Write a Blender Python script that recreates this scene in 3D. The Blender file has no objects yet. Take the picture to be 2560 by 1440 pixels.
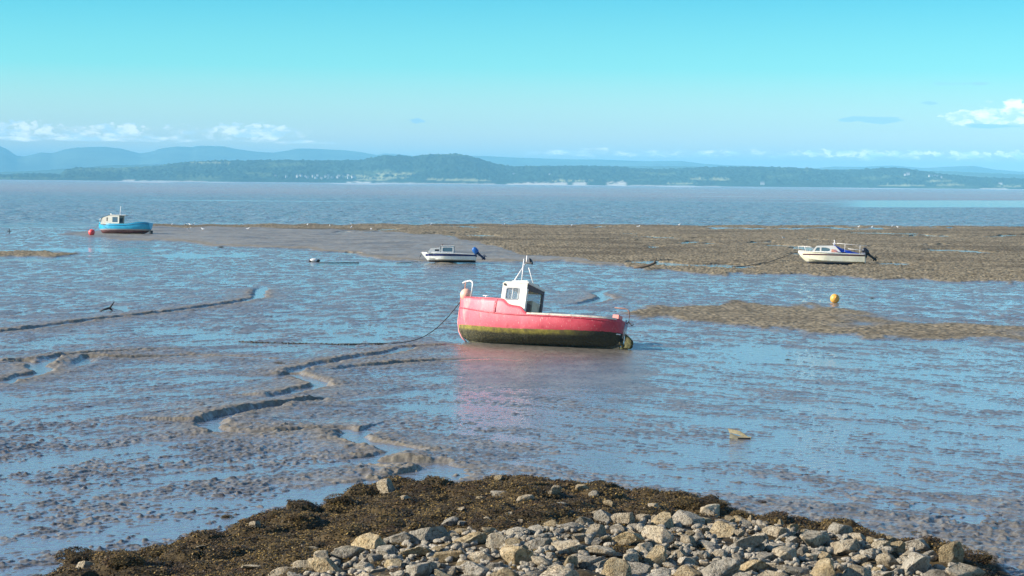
import bpy, bmesh, math, random
import numpy as np
from mathutils import Vector, Matrix, noise as mnoise

# ------------------------------------------------------------------ camera, world, sun, exposure
sc = bpy.context.scene
col = sc.collection
F, CX, CY, HOR, ROLL, CAMH = 5300.0, 1280.0, 720.0, 457.0, 0.0094, 6.1
PITCH = math.atan((CY - HOR) / F)
cam_d = bpy.data.cameras.new('camera')
cam = bpy.data.objects.new('camera', cam_d)
col.objects.link(cam)
cam_d.sensor_width = 36.0
cam_d.lens = 36.0 * F / 2560.0
cam_d.clip_start = 0.5
cam_d.clip_end = 60000
CAMR = Matrix.Rotation(math.pi / 2 - PITCH, 3, 'X') @ Matrix.Rotation(ROLL, 3, 'Z')
cam.matrix_world = Matrix.Translation((0, 0, CAMH)) @ CAMR.to_4x4()
sc.camera = cam

SUN_EL, SUN_AZ = math.radians(25), math.radians(-95)   # azimuth measured clockwise from +Y (the view)
sun_d = bpy.data.lights.new('sun', 'SUN')
sun_d.energy = 5.0
sun_d.angle = math.radians(0.5)
sun_d.color = (1.0, 0.93, 0.82)
sun = bpy.data.objects.new('sun', sun_d)
col.objects.link(sun)
sdir = Vector((math.cos(SUN_EL) * math.sin(SUN_AZ), math.cos(SUN_EL) * math.cos(SUN_AZ), math.sin(SUN_EL)))
sun.rotation_euler = sdir.to_track_quat('Z', 'Y').to_euler()

sc.view_settings.view_transform = 'Standard'
sc.view_settings.look = 'None'
sc.view_settings.gamma = 1
sc.view_settings.exposure = 0.85
sc.cycles.use_denoising = True
sc.cycles.use_adaptive_sampling = False
sc.cycles.max_bounces = 5
sc.cycles.volume_bounces = 3
sc.cycles.sample_clamp_indirect = 6.0


class NT:
    """small helper around a node tree"""
    def __init__(s, tree):
        s.t = tree
        s.n = tree.nodes
        s.l = tree.links
    def new(s, typ, **kw):
        n = s.n.new(typ)
        for k, v in kw.items():
            setattr(n, k, v)
        return n
    def put(s, sock, v):
        if isinstance(v, bpy.types.NodeSocket):
            s.l.new(v, sock)
        elif v is not None:
            sock.default_value = v
    def math(s, op, a, b=None, c=None, clamp=False):
        n = s.new('ShaderNodeMath', operation=op)
        n.use_clamp = clamp
        s.put(n.inputs[0], a)
        if b is not None: s.put(n.inputs[1], b)
        if c is not None: s.put(n.inputs[2], c)
        return n.outputs[0]
    def mix(s, fac, a, b, typ='MIX'):
        n = s.new('ShaderNodeMix', data_type='RGBA', blend_type=typ)
        s.put(n.inputs[0], fac)
        s.put(n.inputs[6], a if not isinstance(a, tuple) else (*a, 1)[:4])
        s.put(n.inputs[7], b if not isinstance(b, tuple) else (*b, 1)[:4])
        return n.outputs[2]
    def noise(s, vec, scale, detail=4, rough=0.55, dist=0.0):
        n = s.new('ShaderNodeTexNoise')
        if vec is not None: s.l.new(vec, n.inputs['Vector'])
        n.inputs['Scale'].default_value = scale
        n.inputs['Detail'].default_value = detail
        n.inputs['Roughness'].default_value = rough
        n.inputs['Distortion'].default_value = dist
        return n.outputs['Fac']
    def ss(s, v, lo, hi, a=0.0, b=1.0):
        n = s.new('ShaderNodeMapRange', interpolation_type='SMOOTHSTEP')
        s.put(n.inputs[0], v)
        for i, q in enumerate((lo, hi, a, b)):
            s.put(n.inputs[i + 1], q)
        return n.outputs[0]
    def scalev(s, vec, sc3):
        n = s.new('ShaderNodeVectorMath', operation='MULTIPLY')
        s.l.new(vec, n.inputs[0])
        n.inputs[1].default_value = sc3
        return n.outputs[0]
    def ramp(s, fac, stops, interp='LINEAR'):
        n = s.new('ShaderNodeValToRGB')
        cr = n.color_ramp
        cr.interpolation = interp
        while len(cr.elements) < len(stops):
            cr.elements.new(0.5)
        for e, (p, c) in zip(cr.elements, stops):
            e.position = p
            e.color = (*c, 1)
        s.put(n.inputs[0], fac)
        return n.outputs[0]


world = bpy.data.worlds.new("World")
sc.world = world
world.use_nodes = True
W = NT(world.node_tree)
W.n.clear()
sky = W.new('ShaderNodeTexSky', sky_type='NISHITA')
sky.sun_disc = False
sky.sun_elevation = SUN_EL
sky.sun_rotation = SUN_AZ
sky.altitude = 10
sky.air_density = 1.0
sky.dust_density = 0.4
sky.ozone_density = 2.0
tc = W.new('ShaderNodeTexCoord')
sep = W.new('ShaderNodeSeparateXYZ')
W.l.new(tc.outputs['Generated'], sep.inputs[0])
dx, dy, dz = sep.outputs
# elevation and bearing of the sky direction, in thousandths of a radian
ysafe = W.math('MAXIMUM', dy, 0.05)
hyp = W.math('POWER', W.math('ADD', W.math('MULTIPLY', dx, dx), W.math('MULTIPLY', dy, dy)), 0.5)
el = W.math('MULTIPLY', W.math('DIVIDE', dz, W.math('MAXIMUM', hyp, 0.02)), 1000.0)
az = W.math('MULTIPLY', W.math('DIVIDE', dx, ysafe), 1000.0)
tint = W.ramp(W.math('DIVIDE', el, 600.0), SKYTINT := [
    (0.0, (3.0, 1.9, 1.35)), (0.045, (1.35, 1.48, 1.28)), (0.09, (0.46, 1.26, 1.26)),
    (0.145, (0.18, .96, 1.14)), (0.20, (.46, 1.02, 1.30)), (0.30, (0.72, 1.02, 1.42)), (0.6, (0.70, 0.90, 1.22)), (1.0, (0.6, 0.8, 1.0))])
base = W.mix(1.0, sky.outputs[0], tint, 'MULTIPLY')
# clouds: soft cumulus lying far off in the sky
cv = W.new('ShaderNodeCombineXYZ')
W.l.new(az, cv.inputs[0])
W.l.new(el, cv.inputs[1])
cvec = cv.outputs[0]

def band(v, lo, hi, soft):
    return W.math('MULTIPLY', W.ss(v, lo - soft, lo + soft), W.ss(v, hi - soft, hi + soft, 1.0, 0.0))

def cloud_layer(azr, elr, sx, sy, thr, soft, seed, esoft=2.5, asoft=15):
    off = W.new('ShaderNodeVectorMath', operation='ADD')
    W.l.new(cvec, off.inputs[0])
    off.inputs[1].default_value = (seed * 37.0, seed * 11.0, seed)
    n = W.noise(W.scalev(off.outputs[0], (sx, sy, 1)), 1.0, 6, 0.55, 0.3)
    m = W.math('MULTIPLY', band(az, azr[0], azr[1], asoft), band(el, elr[0], elr[1], esoft))
    v = W.math('ADD', n, W.math('MULTIPLY', W.math('SUBTRACT', m, 1.0), 0.45))
    return W.ss(v, thr, thr + soft), n

def PA(px): return (px - 1280.0) / 5.3
def PE(py, px=1280): return (457.0 + (px - 1280) * 0.0094 - py) / 5.3

CLOUDS = [
    ((PA(-400), PA(790)), (PE(356, 300), PE(314, 300)), .13, .30, .37, .34, 21.4),
    ((PA(-400), PA(165)), (PE(345, 0), PE(302, 0)), .20, .34, .36, .14, 3.1),
    ((PA(190), PA(385)), (PE(345, 200), PE(308, 200)), .21, .34, .34, .14, 7.7),
    ((PA(405), PA(475)), (PE(326, 400), PE(308, 400)), .20, .34, .32, .14, 9.2),
    ((PA(512), PA(760)), (PE(346, 600), PE(308, 600)), .20, .33, .34, .14, 5.4),
    ((PA(-100), PA(900)), (PE(362, 400), PE(340, 400)), .03, .14, .42, .18, 2.4),
    ((PA(1250), PA(3000)), (PE(404, 2000), PE(372, 2000)), .13, .34, .42, .32, 33.4),
    ((PA(1960), PA(3000)), (PE(398, 2200), PE(374, 2200)), .22, .36, .37, .14, 4.9),
    ((PA(1500), PA(1960)), (PE(398, 1700), PE(378, 1700)), .08, .2, .46, .2, 11.9),
    ((PA(2330), PA(2900)), (PE(318, 2400), PE(276, 2400)), .13, .24, .34, .12, 8.3),
    ((PA(2440), PA(2640)), (PE(284, 2400), PE(250, 2400)), .12, .22, .34, .12, 1.3),
    ((PA(1450), PA(1540)), (PE(265, 1500), PE(240, 1500)), .05, .13, .44, .30, 6.2),
]
acc = None
for c in CLOUDS:
    f, n = cloud_layer(*c)
    acc = f if acc is None else W.math('MAXIMUM', acc, f)
cshape = W.noise(W.scalev(cvec, (.09, .20, 1)), 1.0, 5, 0.6)
ccol = W.mix(W.ss(cshape, .38, .62), (7.5, 9.0, 10.5), (20.0, 17.5, 15.0))
lowb = W.ss(el, 9.0, 25.0, 2.6, 1.0)
lb = W.new('ShaderNodeCombineXYZ')
for _k in range(3): W.l.new(lowb, lb.inputs[_k])
ccol = W.mix(1.0, ccol, lb.outputs[0], 'MULTIPLY')
withc = W.mix(W.math('MULTIPLY', acc, 0.62), base, ccol)
# small grey wisps
wacc = None
for (a, e, sx, sy, t, so, sd) in [
    ((PA(2300), PA(2480)), (PE(222, 2400), PE(208, 2400)), .03, .25, .32, .12, 12.1),
    ((PA(2080), PA(2270)), (PE(312, 2200), PE(294, 2200)), .08, .25, .38, .10, 14.5),
    ((PA(2290), PA(2340)), (PE(268, 2300), PE(252, 2300)), .08, .28, .32, .12, 15.5),
    ((PA(1000), PA(1075)), (PE(310, 1000), PE(294, 1000)), .09, .30, .42, .10, 16.5),
    ((PA(2400), PA(2640)), (PE(325, 2500), PE(314, 2500)), .03, .2, .34, .15, 18.5)]:
    f, n = cloud_layer(a, e, sx, sy, t, so, sd, 1.5, 8)
    wacc = f if wacc is None else W.math('MAXIMUM', wacc, f)
withw = W.mix(W.math('MULTIPLY', wacc, 0.7), withc, (3.0, 5.4, 7.4))
bg = W.new('ShaderNodeBackground')
bg.inputs['Strength'].default_value = 0.081
W.l.new(withw, bg.inputs['Color'])
wo = W.new('ShaderNodeOutputWorld')
W.l.new(bg.outputs[0], wo.inputs[0])

# ------------------------------------------------------------------ geometry helpers
RM = np.array(CAMR)

def ray(px, py):
    d = np.array([(px - CX) / F, -(py - CY) / F, -1.0])
    d = RM @ d
    return d / np.linalg.norm(d)

def G(px, py, z=0.0):
    d = ray(px, py)
    t = (z - CAMH) / d[2]
    return Vector((d[0] * t, d[1] * t, z))

def proj(x, y, z):
    P = np.stack([x, y, z - CAMH], 0)
    q = np.tensordot(RM.T, P, 1)
    return CX + F * q[0] / -q[2], CY - F * q[1] / -q[2]

def hash2(ix, iy, seed):
    h = (ix.astype(np.int64) * 374761393 + iy.astype(np.int64) * 668265263 + seed * 974634777) & 0xffffffff
    h = ((h ^ (h >> 13)) * 1274126177) & 0xffffffff
    return (h ^ (h >> 16)) & 0xffff

_rg = np.random.RandomState(1234)
PERM = _rg.permutation(4096).astype(np.int32)
_ga = _rg.uniform(0, 2 * math.pi, 4096)
GCOS, GSIN = np.cos(_ga).astype(np.float32), np.sin(_ga).astype(np.float32)

def perlin(x, y, seed=0):
    x0 = np.floor(x); y0 = np.floor(y)
    fx = x - x0; fy = y - y0
    ux = fx * fx * fx * (fx * (fx * 6 - 15) + 10)
    uy = fy * fy * fy * (fy * (fy * 6 - 15) + 10)
    ix = x0.astype(np.int32) + seed * 613; iy = y0.astype(np.int32) + seed * 211
    fx = fx.astype(np.float32); fy = fy.astype(np.float32)
    def g(ox, oy):
        k = PERM[(PERM[(ix + ox) & 4095] + iy + oy) & 4095]
        return GCOS[k] * (fx - ox) + GSIN[k] * (fy - oy)
    a = g(0, 0); b = g(1, 0); c = g(0, 1); d = g(1, 1)
    return 1.5 * ((a + ux * (b - a)) * (1 - uy) + (c + ux * (d - c)) * uy)

def fbm(x, y, oct=4, seed=0, gain=0.5):
    s = np.zeros_like(x); a = 1.0; t = 0
    for i in range(oct):
        s += a * perlin(x * 2 ** i + 17.3 * i, y * 2 ** i - 9.1 * i, seed + i)
        t += a
        a *= gain
    return s / t

def sstep(x, a, b):
    t = np.clip((x - a) / (b - a), 0, 1)
    return t * t * (3 - 2 * t)

def pdist(x, y, pts, closed=False):
    """distance to a polyline, and the fraction of its length of the nearest point"""
    best = np.full(x.shape, 1e9); par = np.zeros(x.shape)
    n = len(pts)
    for i in range(n if closed else n - 1):
        ax, ay = pts[i][0], pts[i][1]
        bx, by = pts[(i + 1) % n][0], pts[(i + 1) % n][1]
        vx, vy = bx - ax, by - ay
        t = np.clip(((x - ax) * vx + (y - ay) * vy) / (vx * vx + vy * vy + 1e-9), 0, 1)
        d = (x - ax - t * vx) ** 2 + (y - ay - t * vy) ** 2
        m = d < best
        best = np.where(m, d, best)
        par = np.where(m, i + t, par)
    return np.sqrt(best), par

def inside(x, y, pts):
    r = np.zeros(x.shape, bool)
    n = len(pts)
    for i in range(n):
        ax, ay = pts[i][0], pts[i][1]
        bx, by = pts[i - 1][0], pts[i - 1][1]
        if ay == by: continue
        c = ((ay > y) != (by > y)) & (x < (bx - ax) * (y - ay) / (by - ay) + ax)
        r ^= c
    return r

def sdist(x, y, pts):
    d, _ = pdist(x, y, pts, True)
    return np.where(inside(x, y, pts), d, -d)

def grid_mesh(name, X, Y, Z, mat, attrs=None, smooth=True, wrap=False):
    r, c = X.shape
    me = bpy.data.meshes.new(name)
    co = np.stack([X, Y, Z], -1).reshape(-1, 3).astype(np.float32)
    idx = np.arange(r * c).reshape(r, c)
    q = np.stack([idx[:-1, :-1], idx[:-1, 1:], idx[1:, 1:], idx[1:, :-1]], -1).reshape(-1, 4)
    nf = len(q)
    me.vertices.add(r * c)
    me.vertices.foreach_set('co', co.ravel())
    me.loops.add(nf * 4)
    me.loops.foreach_set('vertex_index', q.ravel().astype(np.int32))
    me.polygons.add(nf)
    me.polygons.foreach_set('loop_start', np.arange(0, nf * 4, 4, dtype=np.int32))
    me.polygons.foreach_set('loop_total', np.full(nf, 4, np.int32))
    me.polygons.foreach_set('use_smooth', np.full(nf, smooth, bool))
    me.update(calc_edges=True)
    for k, a in (attrs or {}).items():
        at = me.attributes.new(k, 'FLOAT', 'POINT')
        at.data.foreach_set('value', a.ravel().astype(np.float32))
    me.materials.append(mat)
    o = bpy.data.objects.new(name, me)
    col.objects.link(o)
    return o

def quads_mesh(name, V, Q, mat, smooth=False):
    me = bpy.data.meshes.new(name)
    me.vertices.add(len(V))
    me.vertices.foreach_set('co', V.astype(np.float32).ravel())
    nf = len(Q); k = Q.shape[1]
    me.loops.add(nf * k)
    me.loops.foreach_set('vertex_index', Q.ravel().astype(np.int32))
    me.polygons.add(nf)
    me.polygons.foreach_set('loop_start', np.arange(0, nf * k, k, dtype=np.int32))
    me.polygons.foreach_set('loop_total', np.full(nf, k, np.int32))
    me.polygons.foreach_set('use_smooth', np.full(nf, smooth, bool))
    me.update(calc_edges=True)
    me.materials.append(mat)
    o = bpy.data.objects.new(name, me)
    col.objects.link(o)
    return o

def tag(o, label=None, cat=None, group=None, kind=None):
    if label: o['label'] = label
    if cat: o['category'] = cat
    if group: o['group'] = group
    if kind: o['kind'] = kind
    return o

def empty(name, loc=(0, 0, 0), rot=None):
    o = bpy.data.objects.new(name, None)
    o.empty_display_size = 0.2
    col.objects.link(o)
    o.location = loc
    if rot is not None: o.rotation_euler = rot
    return o

class MB:
    """collects shapes into one mesh"""
    def __init__(s):
        s.v = []; s.f = []; s.sm = []
    def add(s, vs, fs, smooth=False):
        b = len(s.v)
        s.v += [tuple(v) for v in vs]
        for f in fs:
            s.f.append(tuple(b + i for i in f)); s.sm.append(smooth)
        return s
    def box(s, x0, x1, y0, y1, z0, z1, M=None):
        vs = [Vector((x, y, z)) for x in (x0, x1) for y in (y0, y1) for z in (z0, z1)]
        if M is not None: vs = [M @ v for v in vs]
        return s.add(vs, [(0, 1, 3, 2), (4, 6, 7, 5), (0, 4, 5, 1), (2, 3, 7, 6), (0, 2, 6, 4), (1, 5, 7, 3)])
    def prism(s, pts, axis, a, b, smooth=False):
        """polygon in the plane across axis, extruded from a to b"""
        n = len(pts)
        def mk(p, t):
            return {'x': (t, p[0], p[1]), 'y': (p[0], t, p[1]), 'z': (p[0], p[1], t)}[axis]
        vs = [mk(p, a) for p in pts] + [mk(p, b) for p in pts]
        fs = [tuple(range(n)), tuple(range(2 * n - 1, n - 1, -1))]
        fs += [(i, i + n, (i + 1) % n + n, (i + 1) % n) for i in range(n)]
        return s.add(vs, fs, smooth)
    def tube(s, pts, r, n=8, caps=True, closed=False):
        pts = [Vector(p) for p in pts]
        k = len(pts)
        rs = r if isinstance(r, (list, tuple)) else [r] * k
        vs = []
        ref = Vector((0.03, 0.06, 1)).normalized()
        for i, p in enumerate(pts):
            a = pts[i - 1] if (i > 0 or closed) else pts[i]
            b = pts[(i + 1) % k] if (i < k - 1 or closed) else pts[i]
            t = (b - a).normalized()
            u = t.cross(ref)
            if u.length < 0.05: u = t.cross(Vector((1, 0, 0)))
            u.normalize(); w = t.cross(u).normalized()
            for j in range(n):
                an = 2 * math.pi * j / n
                vs.append(p + (u * math.cos(an) + w * math.sin(an)) * rs[i])
        fs = []
        for i in range(k if closed else k - 1):
            for j in range(n):
                i2 = (i + 1) % k
                fs.append((i * n + j, i * n + (j + 1) % n, i2 * n + (j + 1) % n, i2 * n + j))
        s.add(vs, fs, True)
        if caps and not closed:
            b = len(s.v) - k * n
            s.f.append(tuple(b + j for j in range(n))[::-1]); s.sm.append(False)
            s.f.append(tuple(b + (k - 1) * n + j for j in range(n))); s.sm.append(False)
        return s
    def lathe(s, prof, M=None, n=16):
        vs = []
        for (r, z) in prof:
            for j in range(n):
                a = 2 * math.pi * j / n
                v = Vector((r * math.cos(a), r * math.sin(a), z))
                vs.append(M @ v if M is not None else v)
        k = len(prof)
        fs = [(i * n + j, i * n + (j + 1) % n, (i + 1) * n + (j + 1) % n, (i + 1) * n + j)
              for i in range(k - 1) for j in range(n)]
        fs += [tuple(range(n))[::-1], tuple((k - 1) * n + j for j in range(n))]
        return s.add(vs, fs, True)
    def ball(s, c, r, M=None, n=14):
        rx, ry, rz = r if isinstance(r, tuple) else (r, r, r)
        vs = []; m = n
        for i in range(1, n):
            th = math.pi * i / n
            for j in range(m):
                a = 2 * math.pi * j / m
                vs.append(Vector((rx * math.sin(th) * math.cos(a), ry * math.sin(th) * math.sin(a), rz * math.cos(th))))
        vs += [Vector((0, 0, rz)), Vector((0, 0, -rz))]
        if M is not None: vs = [M @ v for v in vs]
        vs = [v + Vector(c) for v in vs]
        fs = [(i * m + j, i * m + (j + 1) % m, (i + 1) * m + (j + 1) % m, (i + 1) * m + j)[::-1]
              for i in range(n - 2) for j in range(m)]
        t, b = len(vs) - 2, len(vs) - 1
        fs += [(t, j, (j + 1) % m) for j in range(m)]
        fs += [(b, (n - 2) * m + (j + 1) % m, (n - 2) * m + j) for j in range(m)]
        return s.add(vs, fs, True)
    def loft(s, rows, smooth=True, cap0=False, cap1=False, closed=False):
        k = len(rows[0]); vs = [p for r in rows for p in r]
        fs = []
        for i in range(len(rows) - 1):
            for j in range(k if closed else k - 1):
                j2 = (j + 1) % k
                fs.append((i * k + j, i * k + j2, (i + 1) * k + j2, (i + 1) * k + j))
        s.add(vs, fs, smooth)
        b = len(s.v) - len(vs)
        if cap0: s.f.append(tuple(b + j for j in range(k))[::-1]); s.sm.append(False)
        if cap1: s.f.append(tuple(b + (len(rows) - 1) * k + j for j in range(k))); s.sm.append(False)
        return s
    def ring(s, inner, outer, axis, a, b):
        """flat panel with a hole; inner and outer are loops of equal length in the plane across axis"""
        n = len(inner)
        def mk(p, t):
            return {'x': (t, p[0], p[1]), 'y': (p[0], t, p[1]), 'z': (p[0], p[1], t)}[axis]
        vs = [mk(p, a) for p in inner] + [mk(p, a) for p in outer] + [mk(p, b) for p in inner] + [mk(p, b) for p in outer]
        fs = []
        for i in range(n):
            j = (i + 1) % n
            fs += [(i, j, n + j, n + i), (2 * n + i, 3 * n + i, 3 * n + j, 2 * n + j),
                   (i, 2 * n + i, 2 * n + j, j), (n + i, n + j, 3 * n + j, 3 * n + i)]
        return s.add(vs, fs)
    def build(s, name, mat, parent=None, M=None, bevel=0.0, solid=0.0):
        me = bpy.data.meshes.new(name)
        me.from_pydata(s.v, [], s.f)
        me.polygons.foreach_set('use_smooth', s.sm)
        me.update()
        bm = bmesh.new(); bm.from_mesh(me)
        bmesh.ops.recalc_face_normals(bm, faces=bm.faces)
        if bevel > 0:
            es = [e for e in bm.edges if len(e.link_faces) == 2 and e.calc_face_angle(0) > 0.6]
            bmesh.ops.bevel(bm, geom=es, offset=bevel, segments=2, affect='EDGES', profile=0.6, clamp_overlap=True)
        bm.to_mesh(me); bm.free()
        me.materials.append(mat)
        o = bpy.data.objects.new(name, me)
        col.objects.link(o)
        if parent is not None: o.parent = parent
        if M is not None: o.matrix_local = M
        if solid:
            md = o.modifiers.new('thickness', 'SOLIDIFY'); md.thickness = solid; md.offset = -1
        return o

def rrect(x0, x1, z0, z1, r, k=4):
    out = []
    for cx, cz, a0 in ((x1 - r, z1 - r, 0), (x0 + r, z1 - r, 90), (x0 + r, z0 + r, 180), (x1 - r, z0 + r, 270)):
        for i in range(k + 1):
            a = math.radians(a0 + 90 * i / k)
            out.append((cx + r * math.cos(a), cz + r * math.sin(a)))
    return out

def outer_for(inner, poly):
    """for each inner loop point, the point where the ray from the loop's centre meets the convex polygon"""
    cx = sum(p[0] for p in inner) / len(inner); cz = sum(p[1] for p in inner) / len(inner)
    out = []
    for (x, z) in inner:
        dx_, dz_ = x - cx, z - cz
        best = 1e9
        for i in range(len(poly)):
            ax, az_ = poly[i]; bx, bz = poly[(i + 1) % len(poly)]
            ex, ez = bx - ax, bz - az_
            den = dx_ * ez - dz_ * ex
            if abs(den) < 1e-9: continue
            t = ((ax - cx) * ez - (az_ - cz) * ex) / den
            u = ((ax - cx) * dz_ - (az_ - cz) * dx_) / den
            if t > 0 and -1e-6 <= u <= 1 + 1e-6: best = min(best, t)
        out.append((cx + dx_ * best, cz + dz_ * best))
    # snap the closest point to each polygon corner so corners stay sharp
    for c in poly:
        i = min(range(len(out)), key=lambda i: (out[i][0] - c[0]) ** 2 + (out[i][1] - c[1]) ** 2)
        out[i] = c
    return out

# ------------------------------------------------------------------ materials
def mat_new(name):
    m = bpy.data.materials.new(name)
    m.use_nodes = True
    t = NT(m.node_tree)
    b = m.node_tree.nodes['Principled BSDF']
    return m, t, b

def simple(name, c, rough=0.5, metal=0.0, var=0.15, vscale=3.0, dirt=None, bump=0.0, bscale=20.0, spec=0.5):
    m, t, b = mat_new(name)
    tcn = t.new('ShaderNodeTexCoord')
    ov = tcn.outputs['Object']
    n = t.noise(ov, vscale, 5, 0.6)
    c2 = tuple(x * (1 - var) for x in c)
    cc = t.mix(t.ss(n, .35, .65), c2, c)
    if dirt:
        n2 = t.noise(ov, vscale * 2.7, 6, 0.7, 0.4)
        cc = t.mix(t.ss(n2, .56, .68), cc, dirt)
    t.l.new(cc, b.inputs['Base Color'])
    b.inputs['Roughness'].default_value = rough
    b.inputs['Metallic'].default_value = metal
    b.inputs['Specular IOR Level'].default_value = spec
    if bump:
        bn = t.new('ShaderNodeBump')
        bn.inputs['Distance'].default_value = bump
        t.l.new(t.noise(ov, bscale, 5, 0.6), bn.inputs['Height'])
        t.l.new(bn.outputs[0], b.inputs['Normal'])
    return m
# ------------------------------------------------------------------ sea
def attr(t, name):
    n = t.new('ShaderNodeAttribute')
    n.attribute_name = name
    return n.outputs['Fac']

def make_sea_mat():
    m, t, b = mat_new('sea_water')
    g = t.new('ShaderNodeNewGeometry')
    pos = g.outputs['Position']
    s = t.new('ShaderNodeSeparateXYZ'); t.l.new(pos, s.inputs[0])
    big = t.noise(t.scalev(pos, (.0012, .006, 1)), 1.0, 4, 0.6)
    mid = t.noise(t.scalev(pos, (.01, .03, 1)), 1.0, 5, 0.65)
    far = t.ss(t.math('ADD', s.outputs[1], t.math('MULTIPLY', t.math('SUBTRACT', big, .5), 900.0)), 620.0, 1150.0)
    teal = t.mix(t.ss(t.noise(t.scalev(pos, (.16, .22, 1)), 1.0, 4, 0.7), .38, .62), (.10, .175, .18), (.23, .29, .29))
    brown = t.mix(t.ss(big, .35, .65), (.31, .25, .225), (.25, .225, .22))
    c = t.mix(far, teal, brown)
    t.l.new(c, b.inputs['Base Color'])
    b.inputs['IOR'].default_value = 1.33
    calm = attr(t, 'calm')
    t.l.new(t.ss(calm, 0, 1, .22, .16), b.inputs['Roughness'])
    w1 = t.noise(t.scalev(pos, (.55, 1.3, 1)), 1.0, 3, 0.6, .3)
    w2 = t.noise(t.scalev(pos, (.12, .35, 1)), 1.0, 4, 0.6, .5)
    hh = t.math('ADD', t.math('MULTIPLY', w1, .35), t.math('MULTIPLY', w2, 1.0))
    bp = t.new('ShaderNodeBump')
    bp.inputs['Distance'].default_value = .9
    t.l.new(t.ss(calm, 0, 1, 1.0, .05), bp.inputs['Strength'])
    t.l.new(hh, bp.inputs['Height'])
    t.l.new(bp.outputs[0], b.inputs['Normal'])
    return m

def polar(rs, ths):
    R, T = np.meshgrid(rs, ths, indexing='ij')
    return R * np.sin(T), R * np.cos(T)

ths = np.concatenate([np.radians(np.linspace(-60, -16, 40)), np.linspace(math.radians(-15.8), math.radians(15.8), 900),
                      np.radians(np.linspace(16, 60, 40))])
rs = np.concatenate([np.geomspace(255, 1500, 800), np.geomspace(1515, 34000, 90)])
X, Y = polar(rs, ths)
U, V = proj(X, Y, np.zeros_like(X))
# real swell and chop: short wind waves driven along the shore
amp = 0.22 * sstep(X * 0 + np.hypot(X, Y), 255, 330) * (1 - sstep(np.hypot(X, Y), 900, 1500))
Zs = -0.02 + amp * (fbm(X / 2.6, Y / 2.2, 3, 5) + 0.35 * perlin(X / 0.9, Y / 1.6, 9))
calm = sstep(U, 2020, 2200) * sstep(V, 499, 503) * (1 - sstep(V, 516, 521 + 0 * U))
calm = np.maximum(calm, 0.8 * sstep(fbm(X / 260, Y / 60, 3, 77), .25, .5) * sstep(V, 470, 480) * (1 - sstep(V, 500, 520)))
Zs = Zs * (1 - calm) + -0.02 * calm
sea = grid_mesh('sea', X, Y, Zs, make_sea_mat(), {'calm': calm})
tag(sea, kind='structure')

# bright foam flecks on the near waves are left to the crests; ---- pale tidal sand along the far shore
def sandm():
    m, t, b = mat_new('far_sand')
    g = t.new('ShaderNodeNewGeometry')
    n = t.noise(t.scalev(g.outputs['Position'], (.002, .004, 1)), 1, 5, .6)
    t.l.new(t.mix(t.ss(n, .4, .6), (.42, .40, .36), (.62, .60, .55)), b.inputs['Base Color'])
    b.inputs['Roughness'].default_value = .35
    return m
th2 = np.linspace(math.radians(-22), math.radians(22), 500)
rr = np.linspace(0, 1, 12)
A, TT = np.meshgrid(rr, th2, indexing='ij')
u_of = 1280 + 5300 * np.tan(TT)
thick = 0.5 + 3.2 * sstep(fbm(u_of / 260.0, u_of * 0, 3, 21), -.1, .35) * (1 - .55 * sstep(u_of, 1500, 2100))
r0 = 1 / (thick / (6.1 * 5300) + 1 / 7050.0)
RR = r0 + (7150 - r0) * A
SZ = 0.05 + 0.5 * A
sand = grid_mesh('sand_flat', RR * np.sin(TT), RR * np.cos(TT), SZ, sandm())
tag(sand, kind='structure')

# ------------------------------------------------------------------ hills over the bay
def hill_mat(name, wood, far=False):
    m, t, b = mat_new(name)
    g = t.new('ShaderNodeNewGeometry')
    pos = g.outputs['Position']
    n = t.noise(t.scalev(pos, (.012, .012, .03) if not far else (.002, .002, .004)), 1, 6, .65)
    n2 = t.noise(t.scalev(pos, (.0025, .0025, .006)), 1, 4, .6)
    c = t.mix(t.ss(n, .35, .65), tuple(x * .55 for x in wood), tuple(x * 1.35 for x in wood))
    c = t.mix(t.ss(n2, .55, .63, 0, .6), c, (.13, .17, .07))
    if not far:
        c = t.mix(attr(t, 'field'), c, (.34, .34, .17))
        c = t.mix(t.math('MULTIPLY', attr(t, 'cliff'), t.ss(n, .36, .48)), c, (.62, .55, .46))
    t.l.new(c, b.inputs['Base Color'])
    b.inputs['Roughness'].default_value = .95
    b.inputs['Specular IOR Level'].default_value = .1
    return m

def profile(P, u):
    P = sorted(P)
    return np.interp(u, [p[0] for p in P], [p[1] for p in P])

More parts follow.
